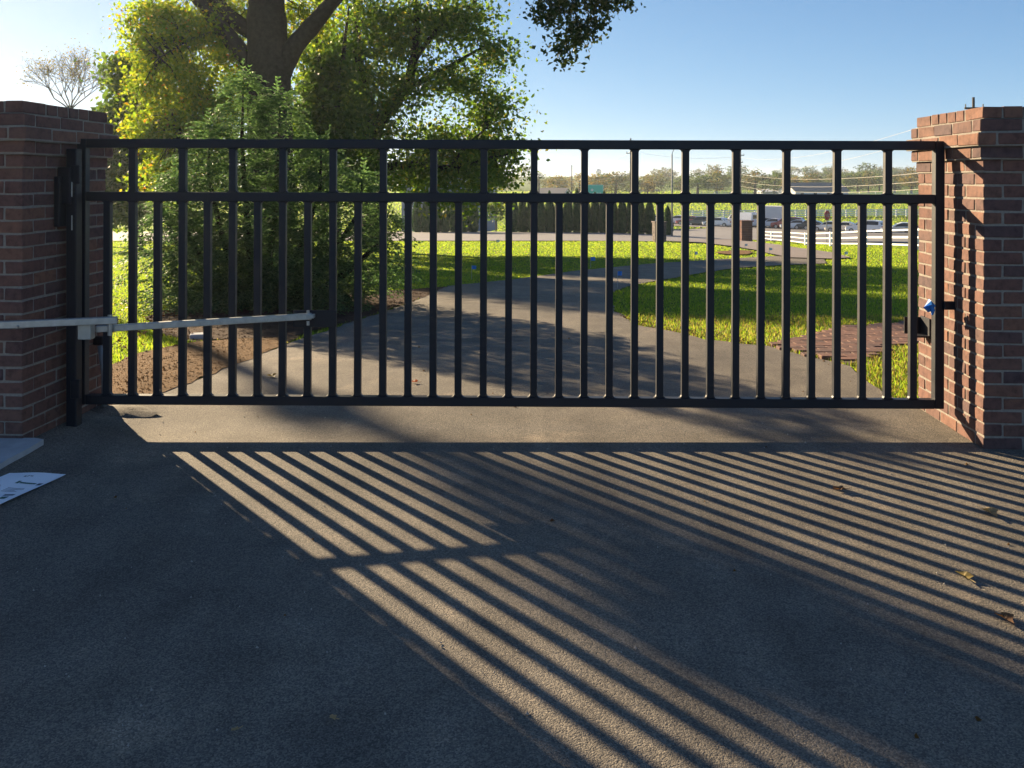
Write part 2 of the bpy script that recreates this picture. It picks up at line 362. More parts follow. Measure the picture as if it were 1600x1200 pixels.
def rough_poly(pts, step, jit):
    out = []
    for i, a in enumerate(pts):
        b = pts[(i + 1) % len(pts)]; L = math.dist(a, b); n = max(1, min(60, int(L / step)))
        for k in range(n):
            t = k / n; j = jit if k else jit * .4
            out.append((a[0] + (b[0]-a[0]) * t + random.uniform(-j, j), a[1] + (b[1]-a[1]) * t + random.uniform(-j, j)))
    return out
def sheet(name, pts, mat, off, maxlen, dfar=0.0, kind='structure'):
    bm = bmesh.new(); vs = [bm.verts.new((x, y, 0)) for x, y in pts]; f = bm.faces.new(vs)
    bmesh.ops.triangulate(bm, faces=[f])
    for _ in range(9):
        le = []
        for e in bm.edges:
            m_ = (e.verts[0].co + e.verts[1].co) / 2
            if e.calc_length() > maxlen * max(1, m_.y / 25): le.append(e)
        if not le: break
        bmesh.ops.subdivide_edges(bm, edges=le, cuts=1); bmesh.ops.triangulate(bm, faces=[q for q in bm.faces if len(q.verts) > 3])
    for v in bm.verts: v.co.z = g(v.co.x, v.co.y) + off + dfar * max(0, v.co.y - 8)
    bmesh.ops.recalc_face_normals(bm, faces=bm.faces[:])
    if sum(q.normal.z for q in bm.faces) < 0: bmesh.ops.reverse_faces(bm, faces=bm.faces[:])
    me = bpy.data.meshes.new(name); bm.to_mesh(me); bm.free()
    for p in me.polygons: p.use_smooth = True
    o = link(name, me, mat); tag(o, kind=kind); return o
drive_px_l = [(170, 637), (299, 597), (439, 540), (560, 500), (640, 474), (700, 447), (800, 437), (903, 423), (1016, 412.5), (1135, 405), (1215, 400.5), (1280, 398)]
drive_px_r = [(1292, 412), (1215, 415), (1150, 419), (1094, 427), (987, 446), (956, 457), (951, 468), (960, 485), (990, 506), (1069, 521), (1100, 530), (1200, 540), (1225, 547), (1330, 572), (1346, 589), (1372, 607), (1440, 640)]
drive = [(-14, -8), (-14, 4.6), (-3.3, 5.2)] + [gp(*p) for p in drive_px_l] + [gp(*p) for p in drive_px_r] + [(2.9, 5.3), (14, 4.7), (14, -8)]
drive_r = rough_poly(drive, .16, .035)
sheet('driveway', drive_r, M['asphalt'], 0.0, .6, .0008)
lane = [gp(*p) for p in [(1040, 378), (1100, 381), (1150, 387), (1190, 394), (1215, 400.5), (1230, 404), (1300, 406), (1330, 404), (1300, 396), (1240, 388), (1200, 382), (1180, 379), (1150, 375)]]
sheet('lane', rough_poly(lane, 1.0, .08), M['lane'], .02, 2, .0012)
road = [(-140, 66), (-140, 57)] + [gp(*p) for p in [(180, 377), (640, 377), (900, 377), (1030, 378), (1150, 376), (1200, 373.5), (1300, 373.5), (1440, 375), (1600, 378)]] + [gp(*p) for p in [(1600, 372), (1440, 368), (1350, 366), (1260, 361), (1200, 357), (1120, 357), (1060, 361), (1000, 363.5), (900, 364.5), (640, 366), (180, 366)]]
sheet('road', rough_poly(road, 6, .05), M['road'], .01, 3, .0007)
queue = [gp(*p) for p in [(1010, 353), (1060, 354), (1120, 357.5), (1200, 357.5), (1260, 361.5), (1350, 366.5), (1440, 368.5), (1620, 374)]] + [gp(*p) for p in [(1620, 362), (1440, 358), (1350, 356), (1260, 353), (1150, 349), (1060, 346.5), (1000, 346)]]
sheet('road', rough_poly(queue, 8, .05), M['road'], .03, 4, .0007)
dirt_poly = [gp(*p) for p in [(60, 642), (60, 572), (166, 574), (215, 552), (300, 535), (400, 528), (470, 524), (439, 541), (299, 598), (170, 638)]]
sheet('dirt_patch', rough_poly(dirt_poly, .15, .03), M['dirt'], .004, .3)
mulch_poly = [gp(*p) for p in [(300, 534), (245, 520), (230, 495), (300, 470), (480, 462), (645, 452), (700, 448), (640, 473), (560, 499), (470, 525), (400, 529)]]
sheet('mulch_bed', rough_poly(mulch_poly, .15, .04), M['mulch'], .006, .3)
bald = [gp(*p) for p in [(1120, 394), (1150, 391.5), (1178, 393), (1174, 398), (1145, 399), (1122, 397)]]
sheet('dirt_patch', rough_poly(bald, .6, .15), M['dirt'], .03, 1)

def inpoly(P, poly):
    poly = np.array(poly); x, y = P[:, 0], P[:, 1]; ins = np.zeros(len(P), bool); n = len(poly)
    for i in range(n):
        x0, y0 = poly[i]; x1, y1 = poly[(i + 1) % n]
        if y0 == y1: continue
        c = ((y0 > y) != (y1 > y)) & (x < (x1 - x0) * (y - y0) / (y1 - y0) + x0); ins ^= c
    return ins
path_poly = [gp(*p) for p in [(1212, 539), (1300, 516), (1425, 503), (1450, 500)]] + [(6.4, 8.3), (6.2, 7.1)] + [gp(*p) for p in [(1440, 537), (1390, 541), (1330, 569), (1228, 545)]]
def blades(name, n, ylo, yhi, hmin, hmax, wid, mat, region=None, seed=1):
    r = np.random.default_rng(seed)
    d = ylo * (yhi / ylo) ** r.random(n); px = r.uniform(-60, 1660, n) ; P = np.stack([(px - 800) / F * d, d], -1)
    bad = inpoly(P, drive) | inpoly(P, mulch_poly) | inpoly(P, dirt_poly) | inpoly(P, path_poly) | inpoly(P, lane) | inpoly(P, bald) | inpoly(P, road)
    if region is not None: bad |= ~region(P, r)
    P = P[~bad]; n = len(P); z = G(P[:, 0], P[:, 1]) - .012
    a = r.uniform(0, 2*np.pi, n); h = r.uniform(hmin, hmax, n); w = wid * r.uniform(.7, 1.3, n) * np.maximum(1, P[:, 1] / 9); h = h * np.maximum(1, P[:, 1] / 30)
    le = r.uniform(0, .7, n) * h; la = r.uniform(0, 2*np.pi, n)
    B = np.stack([P[:, 0], P[:, 1], z], -1); o = np.stack([np.cos(a) * w, np.sin(a) * w, np.zeros(n)], -1)
    T = B + np.stack([np.cos(la) * le, np.sin(la) * le, h], -1)
    V = np.stack([B - o, B + o, T], 1).reshape(-1, 3)
    ob = link(name, np_mesh(name, V, np.arange(3 * n).reshape(-1, 3)), mat); return ob
tag(blades('lawn_grass', 430000, 5.4, 90, .014, .040, .0048, M['blade'], None, 3), 'short green lawn grass behind the gate and along the drive', 'grass', kind='stuff')
tag(blades('pasture_grass', 150000, 90, 330, .03, .06, .0045, M['blade'], lambda P, r: ~inpoly(P, queue), 8), 'bright green pasture grass beyond the road and the car queue', 'grass', kind='stuff')
def dry(P, r):   # a pale fringe by the drive and path
    return (P[:, 0] > .3) & (P[:, 1] < 9.5) & (r.random(len(P)) < .8)
tag(blades('dry_grass', 70000, 5.2, 9.5, .015, .05, .005, M['dryblade'], dry, 4), 'dry straw coloured grass fringing the drive and brick path', 'grass', kind='stuff')
# leaf litter on the grass left of the drive
n = 420; d_ = rng.uniform(6.8, 12, n); px_ = rng.uniform(160, 300, n); P = np.stack([(px_ - 800) / F * d_, d_], -1); P = P[~inpoly(P, drive)]; n = len(P)
a = rng.uniform(0, 6.28, n); s_ = rng.uniform(.012, .026, n); zc = G(P[:, 0], P[:, 1]) + rng.uniform(.01, .05, n)
ex = np.stack([np.cos(a), np.sin(a), rng.uniform(-.5, .5, n)], -1) * s_[:, None]; ey = np.stack([-np.sin(a), np.cos(a), rng.uniform(-.5, .5, n)], -1) * s_[:, None] * .7
Bc = np.stack([P[:, 0], P[:, 1], zc], -1)
tag(link('leaf_litter', np_mesh('leaf_litter', np.stack([Bc - ex, Bc + ey, Bc + ex, Bc - ey], 1), np.arange(4*n).reshape(-1, 4)), M['fallen']), 'scattered brown leaves lying in the grass left of the dirt patch', 'leaves', kind='stuff')

def crumbs(name, poly, n, smin, smax, mat, label, seed):
    r = np.random.default_rng(seed); pa = np.array(poly); P = r.uniform(pa.min(0), pa.max(0), (n * 3, 2)); P = P[inpoly(P, poly)][:n]; n = len(P)
    z = G(P[:, 0], P[:, 1]) + .006; s = r.uniform(smin, smax, n) * r.uniform(.4, 1, n)
    a = r.uniform(0, 2*np.pi, (n, 1)) + np.array([[0, 2.1, 4.2]]) + r.uniform(-.5, .5, (n, 3))
    Bs = np.stack([P[:, :1] + np.cos(a) * s[:, None] * r.uniform(.5, 1.4, (n, 3)), P[:, 1:] + np.sin(a) * s[:, None] * r.uniform(.4, 1, (n, 3)), np.repeat(z[:, None], 3, 1) - .004], -1)
    T = np.stack([P[:, 0], P[:, 1], z + s * r.uniform(.3, .8, n)], -1)
    V = np.concatenate([Bs, T[:, None]], 1).reshape(-1, 3); b = np.arange(n)[:, None] * 4
    F_ = np.concatenate([b + np.array([[0, 1, 3]]), b + np.array([[1, 2, 3]]), b + np.array([[2, 0, 3]])])
    tag(link(name, np_mesh(name, V, F_), mat), label, 'soil', kind='stuff')
crumbs('soil_clods', dirt_poly, 2600, .003, .013, M['dirt'], 'loose brown soil clods on the bare dirt patch', 81)
crumbs('mulch_chips', mulch_poly, 6000, .006, .022, M['mulch'], 'dark bark chips covering the bed under the hemlock', 82)
strip = [gp(*p) for p in [(960, 487), (990, 507), (1069, 522), (1200, 541), (1200, 534), (1069, 514), (1000, 500)]]
crumbs('gravel_edge', strip, 1500, .004, .014, M['dirt'], 'crumbly soil along the inner edge of the drive', 83)

grit = plain('pale grit', (.30, .27, .23), .9, var=.3)
crumbs('grit', [(-3.2, 1.4), (3.2, 1.4), (2.3, 5.0), (-2.1, 5.0)], 420, .0025, .0075, grit, 'scattered pale grit on the forecourt asphalt', 84)
crumbs('leaf_crumbs', [(-3.2, 1.4), (3.2, 1.4), (2.6, 9.0), (-1.5, 8.0)], 60, .006, .016, M['fallen'], 'tiny brown leaf crumbs scattered over the asphalt', 85)

# ------------------------------------------------------------------ brick pillars
CH, BL, BW, BH = 0.0677, 0.1932, 0.0916, 0.0577
rb = random.Random(5)
def brick_mesh(name, sx, sy, sz, mat, c=.0035, jit=.0018):
    vs, fs = chamfer(sx/2, sy/2, sz/2, c, jit, rb)
    m_ = MB(); m_.add(vs, fs); me = m_.mesh(name); me.materials.append(mat); return me
STR = [brick_mesh('brick_stretcher', BL, BW, BH, M['brick']) for _ in range(10)]
HED = [brick_mesh('brick_header', BW, BL, BH, M['brick']) for _ in range(6)]
NC = 26
OFFS = {21: .008, 22: .030, 23: .054, 24: .030, 25: .006}
YAW = -R(3.06)
def pillar(corner, side, z0, label):
    S = .803
    ux = Vector((math.cos(YAW), math.sin(YAW))); uy = Vector((-math.sin(YAW), math.cos(YAW)))
    c2 = Vector(corner) + ux * (side * S / 2) + uy * (S / 2)
    root = empty('brick_pillar', (c2.x, c2.y, z0), YAW, label, 'pillar', 'brick gate pillars')
    inner = -side                                        # local x sign of the face that looks at the drive
    core = MB()
    core.box((0, 0, 21 * CH / 2 - .1), (S - .009, S - .009, 21 * CH + .2))
    for k, of in OFFS.items(): core.box((0, 0, (k + .5) * CH - .002), (S + 2*of - .009, S + 2*of - .009, CH - (.008 if k == 25 else 0)))
    core.build('mortar', M['mortar'], root)
    hid = MB()
    for k in range(-1, NC):
        of = OFFS.get(k, 0.0); h = S/2 + of; zc = (k + .5) * CH
        L = []                                           # (x, y, along, visible)
        if k == 25:                                      # header course on top
            n = 8; Lh = (2*h - 7*.010) / n
            for i in range(n):
                x = -h + Lh/2 + i * (Lh + .010)
                L.append((x, -h + BL/2, 'h', True, Lh / BW)); L.append((x, h - BL/2, 'h', False, Lh / BW))
            for i in range(4):
                y = -h + .2032 + (i + .5) * (2*h - .4064) / 4
                L.append((inner * (h - BL/2), y, 's', True, 1)); L.append((-inner * (h - BL/2), y, 's', False, 1))
        else:
            A = k % 2 == 0
            J = .010; Lf = (2*h - 3*J) / 4; Lp = (2*h - 2*BW - 4*J) / 3     # corner bricks finish flush with the face
            full = [-h + Lf/2 + i * (Lf + J) for i in range(4)]
            part = [-h + BW + J + Lp/2 + i * (Lp + J) for i in range(3)]
            fr, sd = (full, part) if A else (part, full); lf, lp3 = Lf / BL, Lp / BL
            ff, fs_ = (lf, lp3) if A else (lp3, lf)
            for x in fr:
                L.append((x, -h + BW/2, 's', True, ff)); L.append((x, h - BW/2, 's', A and x * inner > h/2, ff))
            for y in sd:
                L.append((inner * (h - BW/2), y, 'd', True, fs_)); L.append((-inner * (h - BW/2), y, 'd', (not A) and y < -h/2, fs_))
        for x, y, al, vis, lenf in L:
            me = rb.choice(HED) if al == 'h' else rb.choice(STR)
            rz = math.pi/2 if al in ('d',) else 0.0
            if rb.random() < .5: rz += math.pi
            zz = zc + rb.uniform(-.0015, .0015); rz += rb.uniform(-.006, .006)
            xx, yy = x + rb.uniform(-.0015, .0015), y + rb.uniform(-.0015, .0015)
            if k == 25 and al == 's':
                rz = math.pi/2*0; me = rb.choice(STR)
            if vis and k >= 0:
                link('brick', me, None, root, (xx, yy, zz), rz).scale = (lenf, 1, 1)
            else:
                mt = Matrix.Translation((xx, yy, zz)) @ Matrix.Rotation(rz, 4, 'Z') @ Matrix.Diagonal((lenf, 1, 1, 1))
                hid.add([mt @ v.co for v in me.vertices], [tuple(p.vertices) for p in me.polygons])
    tag(hid.build('brickwork', M['brick'], root), kind='stuff')
    return root
DL, DR = F / 310, F / 306
cornL = ((35 - 800) / F * DL, DL); cornR = ((1537 - 800) / F * DR, DR)
pilL = pillar(cornL, -1, .02, 'square brick gate pillar with corbelled cap carrying the gate hinges')
pilR = pillar(cornR, 1, -.005, 'square brick gate pillar with sunlit inner face and black latch fittings')

# ------------------------------------------------------------------ gate
gl, gr = W(122, 0, 4.80), W(1472, 0, 4.76)
gw = math.dist((gl.x, gl.y), (gr.x, gr.y)); gyaw = math.atan2(gr.y - gl.y, gr.x - gl.x)
gate = empty('swing_gate', (gl.x, gl.y, .130), 0, 'black metal driveway gate with square pickets hung between the brick pillars', 'gate', rot=(0, R(.18), gyaw))
GH, T2, TP = 1.475, .050, .038
def part(name, c, s, ch=.003, parent=gate, mat=None):
    return MB().box(c, s, None, ch).build(name, mat or M['black'], parent)
part('bottom_rail', (gw/2, 0, T2/2), (gw - 2*T2 - .002, T2, T2))
part('top_rail', (gw/2, 0, GH - T2/2), (gw - 2*T2 - .002, T2, T2))
zm = GH - .295 - T2/2
part('middle_rail', (gw/2, 0, zm), (gw - 2*T2 - .002, T2, T2))
part('stile', (T2/2, 0, GH/2), (T2, T2, GH)); part('stile', (gw - T2/2, 0, GH/2), (T2, T2, GH))
pan = (gw - T2) / 17
longm = MB().box((0, 0, (zm - T2/2 + T2)/2), (TP, TP, zm - T2/2 - T2), None, .003).mesh('picket'); longm.materials.append(M['black'])
upm = MB().box((0, 0, (zm + T2/2 + GH - T2)/2), (TP, TP, GH - T2 - zm - T2/2), None, .003).mesh('upper_picket'); upm.materials.append(M['black'])
for i in range(1, 34):
    link('picket', longm, None, gate, (T2/2 + pan * i / 2, 0, 0))
    if i % 2 == 0: link('picket', upm, None, gate, (T2/2 + pan * i / 2, 0, 0))
# weld fillets at the inside corners of the rails
fm = MB()
def fillet(x, z, sx, sz, r=.007):
    vs = [(x, -.012, z), (x + sx*r*2, -.012, z), (x, -.012, z + sz*r*2), (x + sx*r*.7, -.012, z + sz*r*.7)]
    vs += [(a, .012, c) for a, b, c in vs]
    fm.add(vs, [(0,1,3,2), (4,6,7,5), (1,5,7,3), (3,7,6,2)])
for i in range(1, 34):
    x = T2/2 + pan * i / 2
    for s_ in (-1, 1):
        fillet(x + s_*TP/2, T2, s_, 1); fillet(x + s_*TP/2, zm - T2/2, s_, -1)
        if i % 2 == 0: fillet(x + s_*TP/2, zm + T2/2, s_, 1); fillet(x + s_*TP/2, GH - T2, s_, -1)
tag(fm.build('weld_bead', M['black'], gate), kind='stuff')
# plate that takes the opener arm: px 462-527, y 483-510
def gx(px): return (W(px, 0, 4.79).x - gl.x) / math.cos(gyaw)
def gz(py): return H - (py - HZ) / F * 4.79 - .130 + .006
part('arm_plate', ((gx(460) + gx(527))/2, -.028, (gz(484) + gz(510))/2), (gx(527) - gx(460), .012, gz(484) - gz(510)))
br = part('arm_bracket', (gx(480), -.055, gz(497)), (.06, .05, .012), .002)
# hinge barrels
for py in (262, 330, 600):
    hb = MB().tube([(-.012, -.02, gz(py) - .05), (-.012, -.02, gz(py) + .05)], .018, 12).build('hinge', M['black'], gate)
# receiver tab on latch stile
part('latch_bar', (gw + .03, -.035, gz(472)), (.085, .03, .045))
# blue tape tied round the latch
tp = MB(); rr = random.Random(3)
tp.tube([(gw - T2 - .012, -.03, gz(474)), (gw - T2 - .035, -.034, gz(468)), (gw - T2 - .05, -.03, gz(476)), (gw - T2 - .038, -.03, gz(482))], [.012, .022, .02, .008], 7)
tp.tube([(gw - T2 - .03, -.03, gz(470)), (gw - T2 - .02, -.035, gz(480)), (gw - T2 - .022, -.036, gz(487))], [.014, .012, .004], 6)
tpo = tp.build('plastic_tie', M['blue'], None); tpo.matrix_world = Matrix.Translation((gl.x, gl.y, .130)) @ Matrix.Rotation(gyaw, 4, 'Z') @ Matrix.Rotation(R(.18), 4, 'Y')
tag(tpo, 'crumpled bright blue plastic tie on the gate latch stile', 'tie')

# steel hinge post beside the left pillar
pp = W(114, 0, 4.68)
post = empty('gate_post', (pp.x, pp.y, g(pp.x, pp.y)), YAW, 'black square steel post carrying the gate hinges against the pillar', 'post')
MB().box((.006, 0, .745), (.058, .060, 1.51), None, .004).build('tube', M['black'], post)
MB().box((-.045, -.03, 1.215), (.03, .10, .27), None, .003).build('mounting_plate', M['black'], post)
MB().box((-.02, -.045, 1.30), (.07, .02, .20), None, .003).build('hinge_plate', M['black'], post)
MB().box((.03, -.02, 1.36), (.05, .03, .10), None, .003).build('hinge_plate', M['black'], post)
MB().box((.03, -.02, .20), (.05, .03, .10), None, .003).build('hinge_plate', M['black'], post)
for z in (1.28, 1.10):
    MB().tube([(.02, -.045, z - .04), (.02, -.045, z + .04)], .003, 8).build('bright_gap_rod', M['galv'], post)  # pale rods stand in for slits of light in the hinge gaps
# opener arm
A0 = W(487, 494, 4.72); A1 = W(150, 516, 4.45); zA = A0.z
arm = empty('gate_opener_arm', (A1.x, A1.y, g(A1.x, A1.y)), 0, 'galvanised two bar gate opener arm reaching from the pillar to the gate', 'opener arm')
def al(v): return Vector(v) - arm.location
A1 = Vector((A1.x, A1.y, zA)); 
A1.z = H - (514 - HZ) / F * A1.y
A0 = Vector((A0.x, A0.y, zA))
o_ = MB().bar(al(A1), al(A0), .030, .034, .003).build('forearm', M['galv'], arm)
B0 = W(184, 500, 4.41); B1 = W(-130, 514, 4.10)
B1.z = H - (513 - HZ) / F * B1.y
MB().bar(al(B1), al(B0), .032, .036, .003).build('main_arm', M['galv'], arm)
MB().box(al(W(135, 517, 4.39)), (.066, .05, .082), None, .003).build('pivot_block', M['alu'], arm)
MB().tube([al(W(172, 492, 4.43)), al(W(172, 524, 4.43))], .012, 10).build('pivot_bolt', M['galv'], arm)
MB().tube([al(A0 + Vector((-.02, 0, -.05))), al(A0 + Vector((-.02, 0, .032)))], .009, 10).build('end_bolt', M['galv'], arm)
MB().box(al(A0 + Vector((-.03, 0, .0))), (.09, .044, .02), None, .002).build('clevis', M['alu'], arm)
for t in (.30, .57, .78):
    p = A1.lerp(A0, t); MB().tube([al(p + Vector((0, -.022, 0))), al(p + Vector((0, -.010, 0)))], .007, 8).build('bolt', M['galv'], arm)
p = W(29, 510, 4.24); MB().tube([al(p + Vector((0, -.022, 0))), al(p + Vector((0, 0, 0)))], .007, 8).build('bolt', M['galv'], arm)
# conduit stub behind the gate
cb = W(163, 634, 5.02); ct = W(156, 540, 5.02); gz0 = g(cb.x, cb.y)
cd = empty('conduit_pipe', (cb.x, cb.y, gz0), 0, 'grey vertical conduit stub with black cap beside the pillar, behind the gate', 'pipe')
MB().tube([(0, 0, 0), (-.004, 0, .2), (ct.x - cb.x, ct.y - cb.y, ct.z - gz0)], .014, 10).build('pipe', M['conduit'], cd, smooth=True)
MB().box((ct.x - cb.x - .005, 0, ct.z - gz0 + .03), (.06, .04, .05), None, .006).build('cap', M['black'], cd)
# latch receiver on the right pillar
lp = W(1441, 511, 5.08)
lr = empty('latch_receiver', (lp.x, lp.y, lp.z), YAW, 'black folded steel latch receiver bolted to the sunlit pillar face', 'latch')
MB().box((.02, 0, 0), (.012, .13, .115), None, .002).build('back_plate', M['black'], lr)
MB().box((-.03, .062, 0), (.10, .010, .10), None, .002).build('stop_tab', M['black'], lr)
MB().box((-.03, -.03, -.045), (.09, .09, .010), None, .002).build('shelf', M['black'], lr)

# ------------------------------------------------------------------ small things on the ground
pad = [gp(*p) for p in [(-220, 692), (54, 692), (68, 696), (-10, 741), (-300, 800)]]
pm = MB(); pm.prism(rough_poly(pad, .12, .006), .0, .028); tag(pm.build('concrete_pad', M['concrete'], None, (0, 0, .045 if True else 0)), 'pale concrete slab at the foot of the hinge pillar', 'slab')
shp = [gp(*p) for p in [(15, 741), (103, 743), (-10, 797), (-105, 792)]]
sc0 = Vector((sum(p[0] for p in shp)/4, sum(p[1] for p in shp)/4)); sz0 = .052
paper = empty('instruction_sheet', (sc0.x, sc0.y, sz0), 0, 'white printed instruction sheet lying on the asphalt beside the concrete slab', 'paper')
def pq(u, v, lift=0.0):                         # u across, v towards the viewer, both 0-1
    a = Vector(shp[0]).lerp(Vector(shp[1]), u); b = Vector(shp[3]).lerp(Vector(shp[2]), u); p = a.lerp(b, v) - sc0
    cx_, cy_ = p.x + sc0.x, p.y + sc0.y
    return Vector((p.x, p.y, g(cx_, cy_) - sz0 + .006 + .006 * math.sin(3*u + 2*v) ** 2 + lift))
def pgrid(u0, u1, v0, v1, n, lift):
    vs = [pq(u0 + (u1-u0)*i/n, v0 + (v1-v0)*j/n, lift) for j in range(n+1) for i in range(n+1)]
    return vs, [(j*(n+1)+i, j*(n+1)+i+1, (j+1)*(n+1)+i+1, (j+1)*(n+1)+i) for j in range(n) for i in range(n)]
a_, b_ = pgrid(0, 1, 0, 1, 10, 0); a2_, b2_ = pgrid(0, 1, 0, 1, 10, -.0012)
MB().add(a_, b_).add(a2_, b2_).build('sheet', M['paper'], paper)
rp = random.Random(12)
def figure(u0, u1, v0, v1, mt):
    a_, b_ = pgrid(u0, u1, v0, v1, 3, .0008); MB().add(a_, b_).build('printed_figure', M[mt], paper)
for (u0, u1, v0, v1, mt) in [(.50, .55, .27, .34, 'inkgreen'), (.56, .84, .295, .33, 'inkgreen'), (.88, .96, .30, .36, 'ink'), (.42, .46, .12, .15, 'ink'), (.47, .49, .10, .14, 'ink'), (.51, .56, .11, .13, 'ink'), (.52, .58, .68, .78, 'inkgreen'), (.60, .70, .70, .73, 'ink'), (.62, .68, .77, .81, 'inkgreen'), (.72, .90, .64, .68, 'ink'), (.76, .88, .71, .78, 'inkgreen')]: figure(u0, u1, v0, v1, mt)
for v in (.42, .455, .49, .52, .55, .585, .62, .88, .91, .94): figure(.08, rp.uniform(.3, .46), v, v + .009, 'ink')
for v in (.46, .49, .52, .55, .88, .91): figure(.54, rp.uniform(.7, .93), v, v + .009, 'ink')
def fallen_leaf(px, py, s, label, mat, seed):
    r = random.Random(seed); x, y = gp(px, py); m_ = MB(); n = 9; ring = []
    for k in range(n):
        a = 2*math.pi*k/n; rr_ = s * (1.0 if k % 2 == 0 else .55) * r.uniform(.8, 1.1)
        ring.append((rr_ * math.cos(a), rr_ * .75 * math.sin(a), .006 + abs(math.sin(a)) * s * .35 * r.uniform(.6, 1.4)))
    m_.add([(0, 0, .006)] + ring, [(0, 1 + k, 1 + (k+1) % n) for k in range(n)])
    m_.tube([(0, 0, .008), (-s*.9, -s*.2, .008), (-s*1.5, -s*.1, .012)], [.0015, .0015, .001], 4)
    tag(m_.build('fallen_leaf', mat, None, (x, y, g(x, y) + .003), r.uniform(0, 6)), label, 'leaf')
lb = leafmat('brown leaf', [(0, (.12, .06, .03)), (1, (.16, .08, .035))], .2); ly = leafmat('yellow leaf', [(0, (.20, .15, .05)), (1, (.24, .18, .06))], .35)
lr_ = leafmat('red leaf', [(0, (.28, .07, .03)), (1, (.3, .08, .03))], .3); lt = leafmat('tan leaf', [(0, (.30, .22, .12)), (1, (.34, .24, .12))], .3)
fallen_leaf(425, 590, .048, 'curled brown and yellow leaf on the drive behind the gate', ly, 1)
fallen_leaf(648, 599, .032, 'small red leaf lying on the drive behind the gate', lr_, 2)
fallen_leaf(1313, 768, .035, 'small dark curled leaf among the picket shadows', lb, 3)
fallen_leaf(1548, 805, .05, 'large tan curled leaf among the picket shadows', lt, 4)
fallen_leaf(1506, 905, .04, 'pale yellow green leaf scrap among the picket shadows', ly, 5)
fallen_leaf(1572, 972, .04, 'brown leaf at the shaded end of the picket shadows', lb, 6)
fallen_leaf(368, 1146, .012, 'tiny pale leaf fragment on the shaded asphalt', lt, 7)
fallen_leaf(520, 1127, .016, 'tan leaf crumb on the shaded asphalt', lt, 8)
# low asphalt heel at the hinge post
hm = MB(); n = 14; cx_, cy_ = gp(190, 652)
ringv = [(0, 0, .030)]; fc = []
for q, (rx, ry, z) in enumerate([(.10, .06, .026), (.18, .10, .012), (.26, .15, -.008)]):
    for k in range(n):
        a = 2*math.pi*k/n; ringv.append((rx * math.cos(a) * random.uniform(.85, 1.15), ry * math.sin(a) * random.uniform(.85, 1.15), z + random.uniform(-.006, .006)))
fc += [(0, 1+k, 1+(k+1) % n) for k in range(n)]
for q in range(2): fc += [(1+q*n+k, 1+(q+1)*n+k, 1+(q+1)*n+(k+1) % n, 1+q*n+(k+1) % n) for k in range(n)]
hm.add(ringv, fc); tag(hm.build('asphalt_heel', M['asphalt'], None, (cx_ - .12, cy_ + .12, g(cx_, cy_)), smooth=True), 'low lump of asphalt at the foot of the hinge post', 'asphalt lump')
sx_, sy_ = gp(312, 529); tag(MB().box((0, 0, .02), (.16, .12, .05), None, .008).build('stone_slab', M['concrete'], None, (sx_, sy_, g(sx_, sy_)), .3), 'small pale stone slab at the edge of the mulch', 'stone')

# brick path
pathb = link('path', MB().prism([(p[0], p[1]) for p in path_poly], -.02, .004).mesh('path'), M['sand'])
for v in pathb.data.vertices: v.co.z += g(v.co.x, v.co.y)
tag(pathb, kind='structure')
PV = [brick_mesh('paver', .198, .094, .05, M['paver'], .004, .0022) for _ in range(6)]
ins_p = []
for j in range(26):
    for i in range(24):
        x = 1.9 + i * .205 + (j % 2) * .1025; y = 6.35 + j * .101 + .10 * (x - 2.2)*.35
        ins_p.append((x, y))
ok = inpoly(np.array(ins_p), path_poly)
for (x, y), k in zip(ins_p, ok):
    if k: link('brick', rb.choice(PV), None, pathb, (x, y, g(x, y) - .006 + rb.uniform(-.003, .004)), .035 + rb.uniform(-.015, .015))

# blue marker flags
def flag(px, py, s, mat, label):
    x, y = gp(px, py + 6); h = .25 + s*.3
    f = empty('marker_flag', (x, y, g(x, y)), random.uniform(-.6, .6), label, 'flag', 'utility marker flags on the lawn')
    MB().tube([(0, 0, 0), (0, 0, h)], .0025 * max(1, y / 12), 5).build('stake', M['wire'], f)
    w = s; vs = []
    for j in range(2):
        for i in range(4): vs.append((w * i / 3, .012 * math.sin(i * 2) * s / .1, h - w * .8 * j - .01))
    MB().add(vs, [(i, i+1, i+5, i+4) for i in range(3)]).build('pennant', mat, f)
flag(737, 431, .085, M['blue'], 'blue marker flag on the shaded lawn beside the drive bend')
flag(923, 413, .11, M['blue'], 'blue marker flag at the lit lawn edge by the drive')
flag(965, 444, .085, M['blue'], 'blue marker flag at the inner corner of the drive bend')
flag(1148, 396, .13, M['blue'], 'blue marker flag beside the bare dirt patch')
flag(1164, 386, .10, M['flagwhite'], 'pale blue marker flag between the dirt patch and the lane')
flag(1086, 402, .10, M['flagwhite'], 'pale marker flag on the lit lawn above the drive edge')
flag(776, 378, .14, M['flagwhite'], 'pale marker flag on the far lawn edge by the road')
flag(1202, 394, .10, M['flagwhite'], 'pale marker flag where the drive meets the lane')
flag(1320, 402, .10, M['flagwhite'], 'pale marker flag past the end of the lane')

